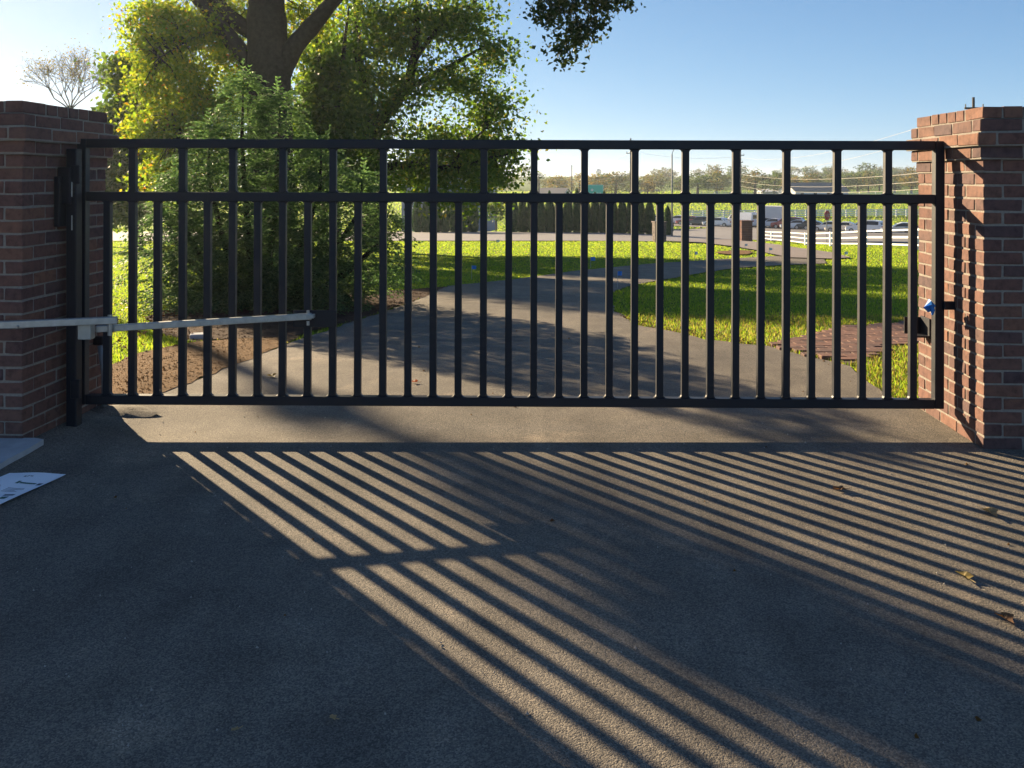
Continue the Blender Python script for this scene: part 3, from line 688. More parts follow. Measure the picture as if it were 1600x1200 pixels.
# ------------------------------------------------------------------ trees
def leaf_quads(C, size, r, up=.3, aspect=.62, face=None):
    n = len(C); nrm = r.normal(size=(n, 3)); nrm[:, 2] += up; nrm /= np.linalg.norm(nrm, axis=1)[:, None]
    t = r.normal(size=(n, 3)); t -= (t * nrm).sum(1)[:, None] * nrm; t /= np.linalg.norm(t, axis=1)[:, None]
    b = np.cross(nrm, t); s = (size * r.uniform(.5, 1.45, n))[:, None]
    fold = nrm * s * .18
    return np.stack([C - t*s, C + b*s*aspect + fold, C + t*s, C - b*s*aspect + fold], 1)
def crown(name, blobs, size, mat, parent, r, skel, barkmat, sig=.35, per=40, twig_r=.012, up=.3, inv=None, hole=.0):
    """blobs: (centre, radii, clusters); leaves gather in clusters reached by twigs"""
    Q = []; tw = MB(); off = Vector(parent.location)
    sk = np.array([tuple(p) for p in skel]) if skel else None
    for c, rad, ncl in blobs:
        c = np.array(c); rad = np.array(rad)
        d = r.normal(size=(ncl, 3)); d /= np.linalg.norm(d, axis=1)[:, None]
        cl = c + d * rad * (r.random((ncl, 1)) ** .45)
        for p in cl:
            k = int(per * r.uniform(.5, 1.5)); s = sig * r.uniform(.6, 1.4)
            L = p + r.normal(size=(k, 3)) * np.array([s, s, s * .6]); Q.append(L)
            if sk is not None and r.random() < .75:
                j = np.argmin(((sk - p) ** 2).sum(1)); a = sk[j]; mid = (a + p) / 2 + np.array([0, 0, .12 * np.linalg.norm(p - a)]) + r.normal(size=3) * .05
                L_ = np.linalg.norm(p - a)
                tw.tube([Vector(a) - off, Vector(mid) - off, Vector(p) - off], [twig_r * (1 + L_ * .6), twig_r * (1 + .25*L_), twig_r * .5], 4, False)
    C = np.concatenate(Q) - np.array(off)
    V = leaf_quads(C, size, r, up)
    o = link(name, np_mesh(name, V, np.arange(4 * len(C)).reshape(-1, 4)), mat, parent)
    if tw.v: tag(tw.build('twigs', barkmat, parent, smooth=True), kind='stuff')
    return o
def limb_tube(paths, parent, mat, name='trunk', n=9):
    off = Vector(parent.location); skel = []
    m_ = MB()
    for pts, rad in paths:
        # smooth resample
        P = [Vector(p) for p in pts]; out = []; rr_ = []
        for i in range(len(P) - 1):
            p0, p1, p2, p3 = P[max(i-1, 0)], P[i], P[i+1], P[min(i+2, len(P)-1)]
            for k in range(5):
                t = k / 5
                q = .5 * ((2*p1) + (p2-p0)*t + (2*p0-5*p1+4*p2-p3)*t*t + (3*p1-p0-3*p2+p3)*t**3)
                out.append(q); rr_.append(rad[i] + (rad[i+1] - rad[i]) * t)
        out.append(P[-1]); rr_.append(rad[-1]); skel += [tuple(q) for q in out]
        m_.tube([q - off for q in out], [x * random.uniform(.94, 1.06) for x in rr_], n)
    m_.build(name, mat, parent, smooth=True)
    return skel
def B(px, py, d, rx, ry, rz, n): return (tuple(W(px, py, d)), (rx / F * d, rz, ry / F * d), n)

# big maple: trunk seen at px 385-455
D = 25.0; bx = W(424, 0, D).x
maple = empty('maple_tree', (bx, D, g(bx, D)), 0, 'big yellowing maple with a thick forked trunk behind the hemlock', 'tree')
trunk_skel = limb_tube([([(bx, D, g(bx, D) - .2), (bx, D, 1.2), tuple(W(421, 160, D)), tuple(W(418, 60, D)), tuple(W(417, -20, D)), tuple(W(428, -160, D)), tuple(W(440, -330, D))], [.90, .70, .64, .58, .51, .40, .10])], maple, M['bark'], n=12)
limb_skel = limb_tube([
    ([tuple(W(405, 125, D)), tuple(W(385, 92, D - .1)), tuple(W(350, 48, D - .2)), tuple(W(305, -10, D - .4)), tuple(W(230, -110, D - .8))], [.32, .28, .24, .21, .06]),
    ([tuple(W(410, 55, D)), tuple(W(375, 38, D + .2)), tuple(W(340, 5, D + .3)), tuple(W(310, -60, D + .6)), tuple(W(300, -180, D + 1))], [.28, .25, .21, .19, .06]),
    ([tuple(W(432, 130, D)), tuple(W(455, 80, D - .1)), tuple(W(490, 38, D - .3)), tuple(W(525, -5, D - .5)), tuple(W(590, -90, D - 1)), tuple(W(680, -170, D - 2))], [.34, .3, .25, .21, .16, .08]),
    ([tuple(W(590, -90, D - 1)), tuple(W(700, -130, 21)), tuple(W(820, -95, 17.5)), tuple(W(900, -30, 16))], [.16, .11, .06, .015]),
    ([tuple(W(350, 48, D - .2)), tuple(W(300, 60, D - .6)), tuple(W(250, 90, D - 1))], [.07, .04, .015]),
    ([tuple(W(400, 150, D)), tuple(W(350, 165, D - .3)), tuple(W(280, 200, D - .6))], [.06, .04, .012]),
], maple, M['bark'], 'limb', 9)
rA = np.random.default_rng(11)
crown('crown', [B(300, 60, D, 75, 65, 1.4, 60), B(270, 130, D, 58, 60, 1.2, 52), B(330, 185, D, 65, 60, 1.2, 60), B(255, 205, D, 45, 28, .9, 34), B(320, 255, D - .5, 60, 50, 1.0, 50), B(265, 285, D - .5, 40, 36, .9, 24),
                B(250, 30, D, 42, 42, 1.0, 28), B(225, 75, D, 34, 34, .7, 16), B(365, 20, D + 1.2, 40, 60, 1.0, 26), B(480, 10, D + .8, 40, 50, 1.0, 24), B(370, 120, D + 1.5, 45, 60, 1.0, 30), B(450, 60, D + 1.5, 30, 50, 1.0, 14),
                B(310, -110, D, 130, 80, 2.2, 60), B(125, -175, D, 28, 36, .8, 9), B(480, -150, D, 160, 90, 2.6, 66), B(430, -300, D, 200, 110, 2.6, 60), B(640, -160, D - 1.5, 110, 60, 1.8, 28)],
      .058, M['leaf_maple'], maple, rA, trunk_skel + limb_skel, M['bark'], .30, 98, .012)
OD = 16.0
crown('overhanging_foliage', [B(885, 8, OD, 50, 22, .4, 20), B(955, 5, OD, 40, 16, .4, 14), B(890, 50, OD, 32, 26, .35, 14), B(880, 85, OD, 8, 14, .15, 5), B(850, 25, OD, 14, 14, .25, 5), B(930, 35, OD, 22, 16, .3, 6), B(860, -60, OD, 90, 40, .5, 18)],
      .050, M['leaf_silhouette'], maple, rA, limb_skel[-60:], M['bark'], .15, 34, .005, up=0)

# green tree behind: crown px 480-830
D = 32.0; bx = W(584, 0, D).x
oak = empty('broadleaf_tree', (bx, D, g(bx, D)), 0, 'large dark green spreading tree with leaning forked stem behind the maple', 'tree')
sk2 = limb_tube([([(bx, D, g(bx, D) - .2), tuple(W(582, 330, D)), tuple(W(578, 200, D)), tuple(W(574, 160, D)), tuple(W(560, 90, D)), tuple(W(555, -40, D))], [.5, .42, .38, .26, .18, .06]),
                 ([tuple(W(580, 210, D)), tuple(W(600, 180, D)), tuple(W(632, 140, D)), tuple(W(650, 70, D)), tuple(W(648, -40, D))], [.26, .24, .2, .16, .06]),
                 ([tuple(W(632, 140, D)), tuple(W(690, 110, D)), tuple(W(760, 70, D))], [.14, .09, .03]),
                 ([tuple(W(650, 90, D)), tuple(W(690, 40, D)), tuple(W(740, 10, D))], [.12, .08, .03]),
                 ([tuple(W(582, 262, D)), tuple(W(650, 258, D - .5)), tuple(W(705, 262, D - .8)), tuple(W(750, 250, D - 1)), tuple(W(800, 240, D - 1))], [.18, .14, .11, .07, .02]),
                 ([tuple(W(705, 262, D - .8)), tuple(W(722, 235, D - 1)), tuple(W(760, 200, D - 1))], [.09, .07, .02])], oak, M['bark'], 'trunk', 9)
rB = np.random.default_rng(12)
crown('crown', [B(545, 70, D, 70, 80, 2, 59), B(640, 40, D, 75, 60, 2, 52), B(725, 30, D, 60, 45, 1.6, 35), B(775, 95, D, 26, 40, 1, 13), B(700, 120, D, 55, 32, 1.4, 22), B(765, 175, D, 38, 38, 1.2, 22),
                B(620, 150, D, 60, 45, 1.6, 30), B(560, 200, D, 60, 70, 2, 46), B(690, 225, D, 80, 32, 1.6, 39), B(780, 235, D, 42, 32, 1.2, 22), B(510, 150, D, 45, 90, 1.6, 36), B(640, 270, D, 70, 28, 1.6, 30),
                B(745, 275, D - 1, 70, 30, 1.2, 29), B(700, 320, D - 1.5, 40, 18, .8, 6), B(600, -90, D, 140, 70, 3, 46), B(730, -80, D, 90, 50, 2, 19), B(500, 270, D, 50, 70, 1.5, 26)],
      .080, M['leaf_oak'], oak, rB, sk2, M['bark'], .46, 96, .012)
# slender dense tree between the two
D = 28.0; bx = W(505, 0, D).x
sl = empty('slender_tree', (bx, D, g(bx, D)), 0, 'slender dense green tree with several upright stems beside the maple trunk', 'tree')
sk3 = limb_tube([([(bx, D, g(bx, D) - .2), tuple(W(500, 200, D)), tuple(W(497, 60, D)), tuple(W(500, -40, D))], [.2, .16, .1, .03]), ([(bx + .5, D, g(bx, D) - .2), tuple(W(522, 230, D)), tuple(W(535, 100, D)), tuple(W(545, 10, D))], [.15, .12, .08, .02]), ([(bx - .4, D, g(bx, D) - .2), tuple(W(480, 230, D)), tuple(W(474, 100, D))], [.13, .1, .03])], sl, M['bark'], 'trunk', 7)
crown('crown', [B(500, 110, D, 36, 70, 1, 40), B(500, 220, D, 45, 70, 1.2, 60), B(535, 160, D, 32, 80, 1, 36), B(480, 180, D, 26, 60, 1, 24), B(540, 270, D, 50, 50, 1.2, 40)], .085, M['leaf_dark'], sl, np.random.default_rng(13), sk3, M['bark'], .32, 60, .008)
# dark leafy tree left of the maple
D = 34.0; bx = W(215, 0, D).x
dk = empty('dense_tree', (bx, D, g(bx, D)), 0, 'dense dark green rounded tree just beyond the hinge pillar', 'tree')
sk4 = limb_tube([([(bx, D, g(bx, D) - .2), tuple(W(216, 260, D)), tuple(W(220, 150, D)), tuple(W(222, 90, D))], [.22, .18, .1, .03])], dk, M['bark'], 'trunk', 8)
crown('crown', [B(215, 130, D, 38, 40, .9, 40), B(200, 190, D, 40, 45, .9, 50), B(215, 260, D, 55, 50, 1.0, 66), B(240, 170, D, 40, 60, 1.0, 46), B(190, 310, D, 50, 45, .9, 46), B(200, 105, D, 14, 18, .4, 6), B(250, 110, D, 20, 25, .5, 10)], .115, M['leaf_dark'], dk, np.random.default_rng(14), sk4, M['bark'], .36, 120, .010)
# nearly bare tree far left
D = 44.0; bx = W(112, 0, D).x
bare = empty('bare_tree', (bx, D, g(bx, D)), 0, 'nearly bare pale tree with fine spreading twigs above the hinge pillar', 'tree')
rC = random.Random(21); paths = []; tips = []
def grow(p, d, L, r, lev):
    q = p + d * L; mid = (p + q) / 2 + Vector((rC.uniform(-.05, .05), rC.uniform(-.05, .05), rC.uniform(-.02, .05))) * L
    paths.append(([p, mid, q], [r, r * .85, r * .7])); 
    if lev == 0: tips.append(q); return
    for _ in range(3 if lev > 1 else 3):
        nd = (d + Vector((rC.gauss(0, .42), rC.gauss(0, .42), rC.gauss(.05, .22)))).normalized()
        grow(q, nd, L * rC.uniform(.66, .86), r * .62, lev - 1)
base = Vector((bx, D, g(bx, D) - .2))
paths.append(([base, W(110, 230, D), W(110, 165, D)], [.2, .15, .11]))
for dx in (-.95, -.6, -.3, -.05, .2, .45, .8): grow(W(110, 172, D), Vector((dx, rC.uniform(-.35, .35), .75)).normalized(), .95, .038, 4)
mbt = MB(); offb = Vector(bare.location)
for pts, rad in paths: mbt.tube([p - offb for p in pts], [max(.006, x) for x in rad], 4, False)
mbt.build('trunk', M['barkpale'], bare, smooth=True)
tp_ = np.array([tuple(t) for t in tips]) - np.array(bare.location); rD = np.random.default_rng(15)
C_ = np.repeat(tp_, 4, 0) + rD.normal(size=(len(tp_) * 4, 3)) * .22
link('crown', np_mesh('crown', leaf_quads(C_, .040, rD), np.arange(4 * len(C_)).reshape(-1, 4)), M['leaf_faryellow'], bare)

# tall tree past the hinge pillar: its stem and crown shade the forecourt
D = 25.0; bx = -17.5
tall = empty('tall_tree', (bx, D, g(bx, D)), 0, 'tall slim tree with bare stem and narrow crown, left of the hinge pillar', 'tree')
sk5 = limb_tube([([(bx, D, g(bx, D) - .2), (bx, D, 4), (bx + .1, D, 9), (bx, D, 15)], [.22, .15, .11, .04]), ([(bx + .1, D, 9.4), (bx + .3, D, 10.3), (bx + .5, D, 11.4)], [.06, .04, .02]), ([(bx, D, 9.8), (bx - .3, D, 11), (bx - .5, D, 12.5)], [.06, .04, .02])], tall, M['bark'], 'trunk', 8)
crown('crown', [((bx - .2, D, 10.35), (.62, .7, 1.15), 46), ((bx, D, 12.6), (.8, .8, 1.6), 46), ((bx, D, 8.8), (.22, .3, .5), 4)], .085, M['leaf_oak'], tall, np.random.default_rng(16), sk5, M['bark'], .16, 55, .01)

# hemlock
D = 10.6; bx = W(405, 0, D).x; hz0 = g(bx, D)
hem = empty('hemlock_tree', (bx, D, hz0), 0, 'bushy dark green hemlock with drooping sprays in the mulch bed behind the gate', 'tree')
rH = np.random.default_rng(31)
top_z = W(0, 118, D).z - hz0
leaders = [((W(378, 0, D).x - bx), 0.0, W(0, 112, D).z - hz0), ((W(432, 0, D).x - bx), .1, W(0, 138, D).z - hz0), (W(330, 0, D).x - bx, -.1, W(0, 190, D).z - hz0), (W(500, 0, D).x - bx, 0, W(0, 215, D).z - hz0), (W(560, 0, D).x - bx, .15, W(0, 265, D).z - hz0), (W(600, 0, D).x - bx, -.1, W(0, 330, D).z - hz0), (W(275, 0, D).x - bx, .05, W(0, 270, D).z - hz0), (W(250, 0, D).x - bx, .3, W(0, 320, D).z - hz0)]
st = MB(); Q = []
for (lx, ly_, lz) in leaders:
    st.tube([(lx * .25, ly_ * .3, -.05), (lx * .7, ly_ * .7, lz * .35), (lx, ly_, lz * .7), (lx + .02, ly_, lz)], [.05, .04, .025, .004], 6)
st.build('trunk', M['bark'], hem, smooth=True)
# outline half width as function of height fraction, plus per-leader cones
def add_spray(a, d, L, sag):
    # a main branchlet with side twigs bearing needles
    nseg = max(4, int(L / .055)); d = d / np.linalg.norm(d)
    side = np.cross(d, [0, 0, 1.0]); side /= (np.linalg.norm(side) + 1e-6)
    for i in range(nseg):
        t = (i + .6) / nseg; p = a + d * L * t + np.array([0, 0, -sag * t * t * L])
        td = d + np.array([0, 0, -2 * sag * t]); td /= np.linalg.norm(td)
        for sgn in (-1, 1):
            tl = (.12 * (1 - t) + .03) * rH.uniform(.7, 1.3); dd = td * .75 + side * sgn * .85 + rH.normal(size=3) * .12; dd /= np.linalg.norm(dd)
            m_ = max(2, int(tl / .028))
            for k in range(m_):
                q = p + dd * tl * (k + .5) / m_ + np.array([0, 0, -.25 * tl * ((k + .5) / m_) ** 2]); Q.append((q, dd, np.cross(dd, td)))
        Q.append((p, td, side))
for li, (lx, ly_, lz) in enumerate(leaders):
    nb = int(330 * lz)
    for i in range(nb):
        f_ = ((i + rH.random()) / nb) ** 1.45; z = .06 + f_ * (lz - .10)
        ang = rH.uniform(0, 2*np.pi)
        env = (.10 + 1.05 * (1 - f_) ** .75) * (.85 + .25 * math.sin(3 * ang + 5 * f_ * lz + li))
        r0 = env * rH.uniform(.25, .86) ** .7
        dv = np.array([math.cos(ang), math.sin(ang), rH.uniform(-.1, .75)]) + rH.normal(size=3) * .3
        t_ = min(1, z / lz * 1.2); cxp = lx * (.4 + .6 * t_); cyp = ly_ * t_
        add_spray(np.array([cxp + math.cos(ang) * r0, cyp + math.sin(ang) * r0, z]), dv, rH.uniform(.18, .38) * (1 if f_ < .8 else .7), rH.uniform(.2, .8))
    for k in range(5):
        add_spray(np.array([lx + rH.normal() * .03, ly_, lz - .30]), np.array([rH.normal() * .2 + .1, rH.normal() * .15, 1.0]), .22 + .07 * k, .08)
P_ = np.array([q[0] for q in Q]); T_ = np.array([q[1] for q in Q]); N_ = np.array([q[2] for q in Q]); N_ /= (np.linalg.norm(N_, axis=1)[:, None] + 1e-6)
B_ = np.cross(N_, T_) + rH.normal(size=T_.shape) * .25; B_ /= np.linalg.norm(B_, axis=1)[:, None]
s1 = rH.uniform(.016, .028, len(P_))[:, None]; s2 = rH.uniform(.007, .013, len(P_))[:, None]
keep = P_[:, 2] > .03
Vh = np.stack([P_ - T_ * s1, P_ + B_ * s2, P_ + T_ * s1, P_ - B_ * s2], 1)[keep]
link('crown', np_mesh('crown', Vh, np.arange(4 * len(Vh)).reshape(-1, 4)), M['needle'], hem)
print('hemlock quads', len(Vh))

# arborvitae hedge
def arbor_mesh(seed, h=3.0, w=.50):
    r = np.random.default_rng(seed); n = 1700
    t = r.random(n) ** .8; a = r.uniform(0, 2*np.pi, n)
    prof = np.minimum(1, (t / .08) ** .5) * (1 - np.clip((t - .35) / .65, 0, 1) ** 1.8) * .96 + .03
    rad = w * prof * r.uniform(.72, 1.05, n)
    C = np.stack([np.cos(a) * rad, np.sin(a) * rad, t * h], -1)
    up = np.stack([np.cos(a) * .25, np.sin(a) * .25, np.ones(n)], -1) + r.normal(size=(n, 3)) * .2; up /= np.linalg.norm(up, axis=1)[:, None]
    tg = np.stack([-np.sin(a), np.cos(a), np.zeros(n)], -1) + r.normal(size=(n, 3)) * .4
    s = r.uniform(.09, .18, n)[:, None]
    V = np.stack([C - up * s, C + tg * s * .4, C + up * s, C - tg * s * .4], 1)
    return np_mesh('arborvitae_crown', V, np.arange(4 * n).reshape(-1, 4))
AM = [arbor_mesh(40 + i) for i in range(4)]
for m_ in AM: m_.materials.append(M['arbor'])
def cone_core(h, w):
    c_ = MB(); c_.tube([(0, 0, 0), (0, 0, .3), (0, 0, h * .35), (0, 0, h * .7), (0, 0, h * .93)], [w*.3, w*.7, w*.78, w*.55, w*.06], 8); return c_
AC = cone_core(3.0, .50).mesh('arborvitae_core', True); AC.materials.append(M['arbor'])
def arborvitae(x, y, s, sw, label, group=None):
    o = empty('arborvitae', (x, y, g(x, y) - .03), random.uniform(0, 6), label, 'tree', group); o.scale = (sw, sw, s)
    link('trunk', AC, None, o); link('crown', random.choice(AM), None, o)
xs_ = list(np.arange(652, 748, 14.5)) + list(np.arange(802, 1024, 14.2))
for i, px in enumerate(xs_):
    d = 72 + random.uniform(-.4, .4)
    arborvitae((px - 800) / F * d, d, random.uniform(1.02, 1.22), random.uniform(.84, .98), 'narrow clipped arborvitae in the dark hedge row beyond the road', 'arborvitae hedge row')
xa, ya = gp(1043, 368); arborvitae(xa, ya, .82, .95, 'single small arborvitae standing beside the grey lamp pole')
# shrub between the hedge pieces
def bush(name, px, py, d, rx, ry, n, mat, size, label, cat='shrub', seed=50, sig=.25, per=30):
    p = W(px, py, d); z = g(p.x, d)
    o = empty(name, (p.x, d, z), 0, label, cat); r = np.random.default_rng(seed)
    hh = max(.4, p.z - z)
    sk = limb_tube([([(p.x, d, z - .1), (p.x, d, z + hh * .5), (p.x, d, z + hh)], [.08, .06, .02])], o, M['bark'], 'trunk', 5)
    crown('crown', [(tuple(p), (rx / F * d, rx / F * d * .8, ry / F * d), n)], size, mat, o, r, sk, M['bark'], sig, per, .01)
bush('shrub', 775, 325, 78, 24, 22, 40, M['leaf_dark'], .12, 'loose dark shrub filling the gap in the hedge row', seed=51, sig=.4)

# ------------------------------------------------------------------ house behind the trees
hx, hy = W(690, 0, 92).x, 92.0; hzb = g(hx, hy)
house = empty('house', (hx, hy, hzb), R(-12), 'blue grey sided house with white trimmed window behind the trees', 'house')
wall_h = 6.1
MB().box((0, 3.5, wall_h/2), (9, 7, wall_h)).build('wall', M['siding'], house)
m_ = MB(); m_.add([(-4.9, -.4, wall_h), (4.9, -.4, wall_h), (4.9, 7.4, wall_h), (-4.9, 7.4, wall_h), (-4.9, 3.5, wall_h + 2.6), (4.9, 3.5, wall_h + 2.6)], [(0,1,5,4), (2,3,4,5), (0,4,3), (1,2,5), (3,2,1,0)]); m_.build('roof', M['roofgrey'], house)
for wx_, wz_ in ((-2.8, 4.7), (.2, 4.7), (2.8, 4.7), (-2.8, 1.9), (2.8, 1.9)):
    wdo = MB().box((wx_, -.01, wz_), (.95, .06, 1.35)).build('window', M['glass'], house)
    fb = MB()
    for s_ in (-1, 1): fb.box((wx_ + s_*.52, -.05, wz_), (.12, .08, 1.56)); fb.box((wx_, -.05, wz_ + s_*.73), (.92, .08, .12))
    fb.build('frame', M['white'], wdo); MB().box((wx_, -.05, wz_), (.9, .05, .05)).build('muntin', M['white'], wdo)
# far buildings
def barn(px, base_py, d, w, dep, h, rh, rz, label, wallm, roofm, name='barn'):
    p = W(px, base_py, d); z = min(p.z, g(p.x, d))
    o = empty(name, (p.x, d, z), rz, label, 'building'); hh = h + (p.z - z)
    m_ = MB(); m_.add([(-w/2, -dep/2, 0), (w/2, -dep/2, 0), (w/2, dep/2, 0), (-w/2, dep/2, 0), (-w/2, -dep/2, hh), (w/2, -dep/2, hh), (w/2, dep/2, hh), (-w/2, dep/2, hh), (-w/2, 0, hh + rh), (w/2, 0, hh + rh)],
                      [(0,1,5,4), (2,3,7,6), (1,2,6,9,5), (3,0,4,8,7), (0,3,2,1)]); m_.build('wall', wallm, o)
    e = .4; m_ = MB(); t = .12; sl_ = rh / (dep / 2)
    for s_ in (-1, 1):
        a = [(-w/2 - e, s_ * (dep/2 + e), hh - e * sl_ + .03), (w/2 + e, s_ * (dep/2 + e), hh - e * sl_ + .03), (w/2 + e, 0, hh + rh + .03), (-w/2 - e, 0, hh + rh + .03)]
        m_.add(a + [(x, y, zz + t) for x, y, zz in a], [(0,1,2,3), (4,7,6,5), (0,4,5,1), (1,5,6,2), (2,6,7,3), (3,7,4,0)])
    m_.build('roof', roofm, o)
    for k in range(max(2, int(w / 3.5))):
        x = -w/2 + (k + .5) * w / max(2, int(w / 3.5)); MB().box((x, -dep/2 - .02, hh * .6), (1.0, .08, 1.2)).build('window', M['glass'], o)
    MB().box((w/2 + .02, 0, 1.1), (.08, 1.4, 2.2)).build('door', M['roofgrey'], o)
barn(1270, 314, 250, 17, 9, 3.0, 2.2, R(14), 'low white walled building with a broad grey roof beyond the pasture', M['bwhite'], M['roofgrey'])
barn(1222, 312, 290, 16, 8, 2.6, 1.0, R(4), 'long low white shed beyond the pasture fence', M['bwhite'], M['bwhite'])
barn(866, 312, 230, 7, 7, 1.6, 1.4, R(-20), 'pale house seen past the hedge, left of the green sign', M['bwhite'], M['roofgrey'], 'far_house')
barn(845, 312, 240, 5, 6, 1.4, 1.2, R(25), 'small pale house with grey roof tucked beside the tree edge', M['bwhite'], M['roofgrey'], 'far_house')
barn(1010, 309, 330, 9, 7, 1.5, 1.6, R(10), 'far white house between the utility pole and lamp pole', M['bwhite'], M['roofgrey'], 'far_house')
tz = W(935, 268, 900)
tw_ = empty('water_tower', (tz.x, 900, g(tz.x, 900)), 0, 'pale blue water tower rising over the distant trees', 'water tower')
hz_ = tz.z - g(tz.x, 900); MB().tube([(0, 0, hz_ - 3.2), (0, 0, hz_ - 2.2), (0, 0, hz_), (0, 0, hz_ + 2.0), (0, 0, hz_ + 3.0)], [1.0, 2.8, 3.4, 2.6, .4], 14).build('tank', M['towerblue'], tw_, smooth=True)
MB().tube([(0, 0, 0), (0, 0, hz_ - 3)], .8, 10).build('column', M['towerblue'], tw_, smooth=True)

# ------------------------------------------------------------------ stone pillars and white fences
def stone_pillar(px, base, wpx, hpx, label, warm):
    x, y = gp(px, base); w = wpx / F * y; h = hpx / F * y
    o = empty('stone_pillar', (x, y, g(x, y)), R(8), label, 'pillar', 'pillars at the junction')
    MB().box((0, 0, h/2 - .05), (w - .03, w - .03, h + .1)).build('core', M['mortar'], o)
    MB().box((0, 0, h + .04), (w + .10, w + .10, .08), None, .01).build('cap', M['brick' if warm else 'stone'], o)
    n = int(h / .15); r = random.Random(px); mt = M['brick'] if warm else M['stone']
    for k in range(n):
        for fx in range(4):
            cuts = [0, r.uniform(.3, .7), 1] if k % 2 else [0, r.uniform(.25, .4), r.uniform(.6, .75), 1]
            for a, b in zip(cuts[:-1], cuts[1:]):
                c = (a + b)/2 - .5; L = (b - a) * w - .012; rot = Matrix.Rotation(fx * math.pi/2, 3, 'Z')
                pos = rot @ Vector((c * w, -w/2 + .03, 0)) + Vector((0, 0, (k + .5) * h / n))
                MB().box(pos, (L, .08 + r.uniform(0, .02), h / n - .012), rot, .008).build('stone', mt, o)
stone_pillar(1030, 378, 17, 30, 'rough grey stone pillar in shade at the end of the hedge', False)
stone_pillar(1164, 378, 17, 32, 'sunlit orange brown pillar where the white fence begins', True)
def fence(pts, h, nrail, label, pw=.14, rw=.14):
    x0, y0 = pts[0]; o = empty('board_fence', (x0, y0, g(x0, y0)), 0, label, 'fence'); off = Vector(o.location)
    P = [Vector((x, y, g(x, y))) - off for x, y in pts]
    for i, p in enumerate(P):
        MB().box(p + Vector((0, 0, h/2 - .1)), (pw, pw, h + .2), None, .01).build('post', M['white'], o)
        if i:
            q = P[i-1]
            for k in range(nrail):
                z = h * (.22 + .70 * k / max(1, nrail - 1)); d = (p - q).normalized() * (pw/2 + .002)
                MB().bar(q + d + Vector((0, -.02, z)), p - d + Vector((0, -.02, z)), .04, rw).build('rail', M['white'], o)
n0, n1 = gp(1187, 374.5), gp(1432, 390.5); near = [(n0[0] + (n1[0] - n0[0]) * k / 6, n0[1] + (n1[1] - n0[1]) * k / 6) for k in range(11)]
fence(near, .92, 3, 'near white three board fence running from the junction pillar', .15, .07)
far0, far1 = gp(1066, 340.5), gp(1600, 336.5)
nfp = 34; fence([(far0[0] + (far1[0]-far0[0]) * i / nfp, far0[1] + (far1[1]-far0[1]) * i / nfp) for i in range(nfp + 1)], 1.35, 4, 'far white pasture fence behind the queue of cars', .2, .19)
f0, f1 = W(1066, 0, 262), W(1620, 0, 262); nf2 = 22
fence([(f0.x + (f1.x - f0.x) * i / nf2, 262) for i in range(nf2 + 1)], 1.5, 3, 'farthest white fence across the upper pasture', .2, .2)

# ------------------------------------------------------------------ vehicles
def paint(name, c):
    m, nt, b = newmat(name[:60]); b.inputs['Base Color'].default_value = (*c, 1); b.inputs['Roughness'].default_value = .28; b.inputs['Coat Weight'].default_value = .6
    tc = nt.nodes.new('ShaderNodeTexCoord'); n = noise(nt, 4, 4, .6, tc.outputs['Object']); r = ramp(nt, [(.3, tuple(x * .9 for x in c)), (.7, c)])
    nt.links.new(n.outputs[0], r.inputs[0]); nt.links.new(r.outputs[0], b.inputs['Base Color']); return m
KINDS = {  # stations: x, belt z, roof z, half width ; glass roof spans
    'sedan': dict(L=4.7, st=[(0, .55, .55, .70), (.15, .68, .68, .84), (1.15, .86, .86, .90), (1.75, .92, 1.24, .90), (2.25, .93, 1.42, .90), (3.1, .94, 1.42, .90), (3.75, .95, 1.20, .90), (4.25, .97, .98, .88), (4.6, .92, .92, .84), (4.7, .6, .6, .76)], g=(1.15, 4.2), roof=(1.9, 3.45)),
    'suv': dict(L=4.7, st=[(0, .6, .6, .74), (.12, .86, .86, .88), (1.05, 1.02, 1.02, .93), (1.7, 1.06, 1.55, .93), (2.2, 1.07, 1.72, .93), (3.6, 1.08, 1.74, .93), (4.35, 1.08, 1.66, .92), (4.6, 1.05, 1.12, .90), (4.7, .62, .62, .84)], g=(1.05, 4.6), roof=(1.85, 4.3)),
    'van': dict(L=5.4, st=[(0, .6, .6, .8), (.12, .95, .95, .94), (.8, 1.15, 1.2, .98), (1.4, 1.2, 1.9, .99), (1.9, 1.2, 2.15, .99), (3.5, 1.2, 2.2, .99), (5.2, 1.2, 2.18, .99), (5.38, 1.15, 2.05, .98), (5.4, .5, .5, .95)], g=(.8, 2.4), roof=(1.6, 5.3)),
}
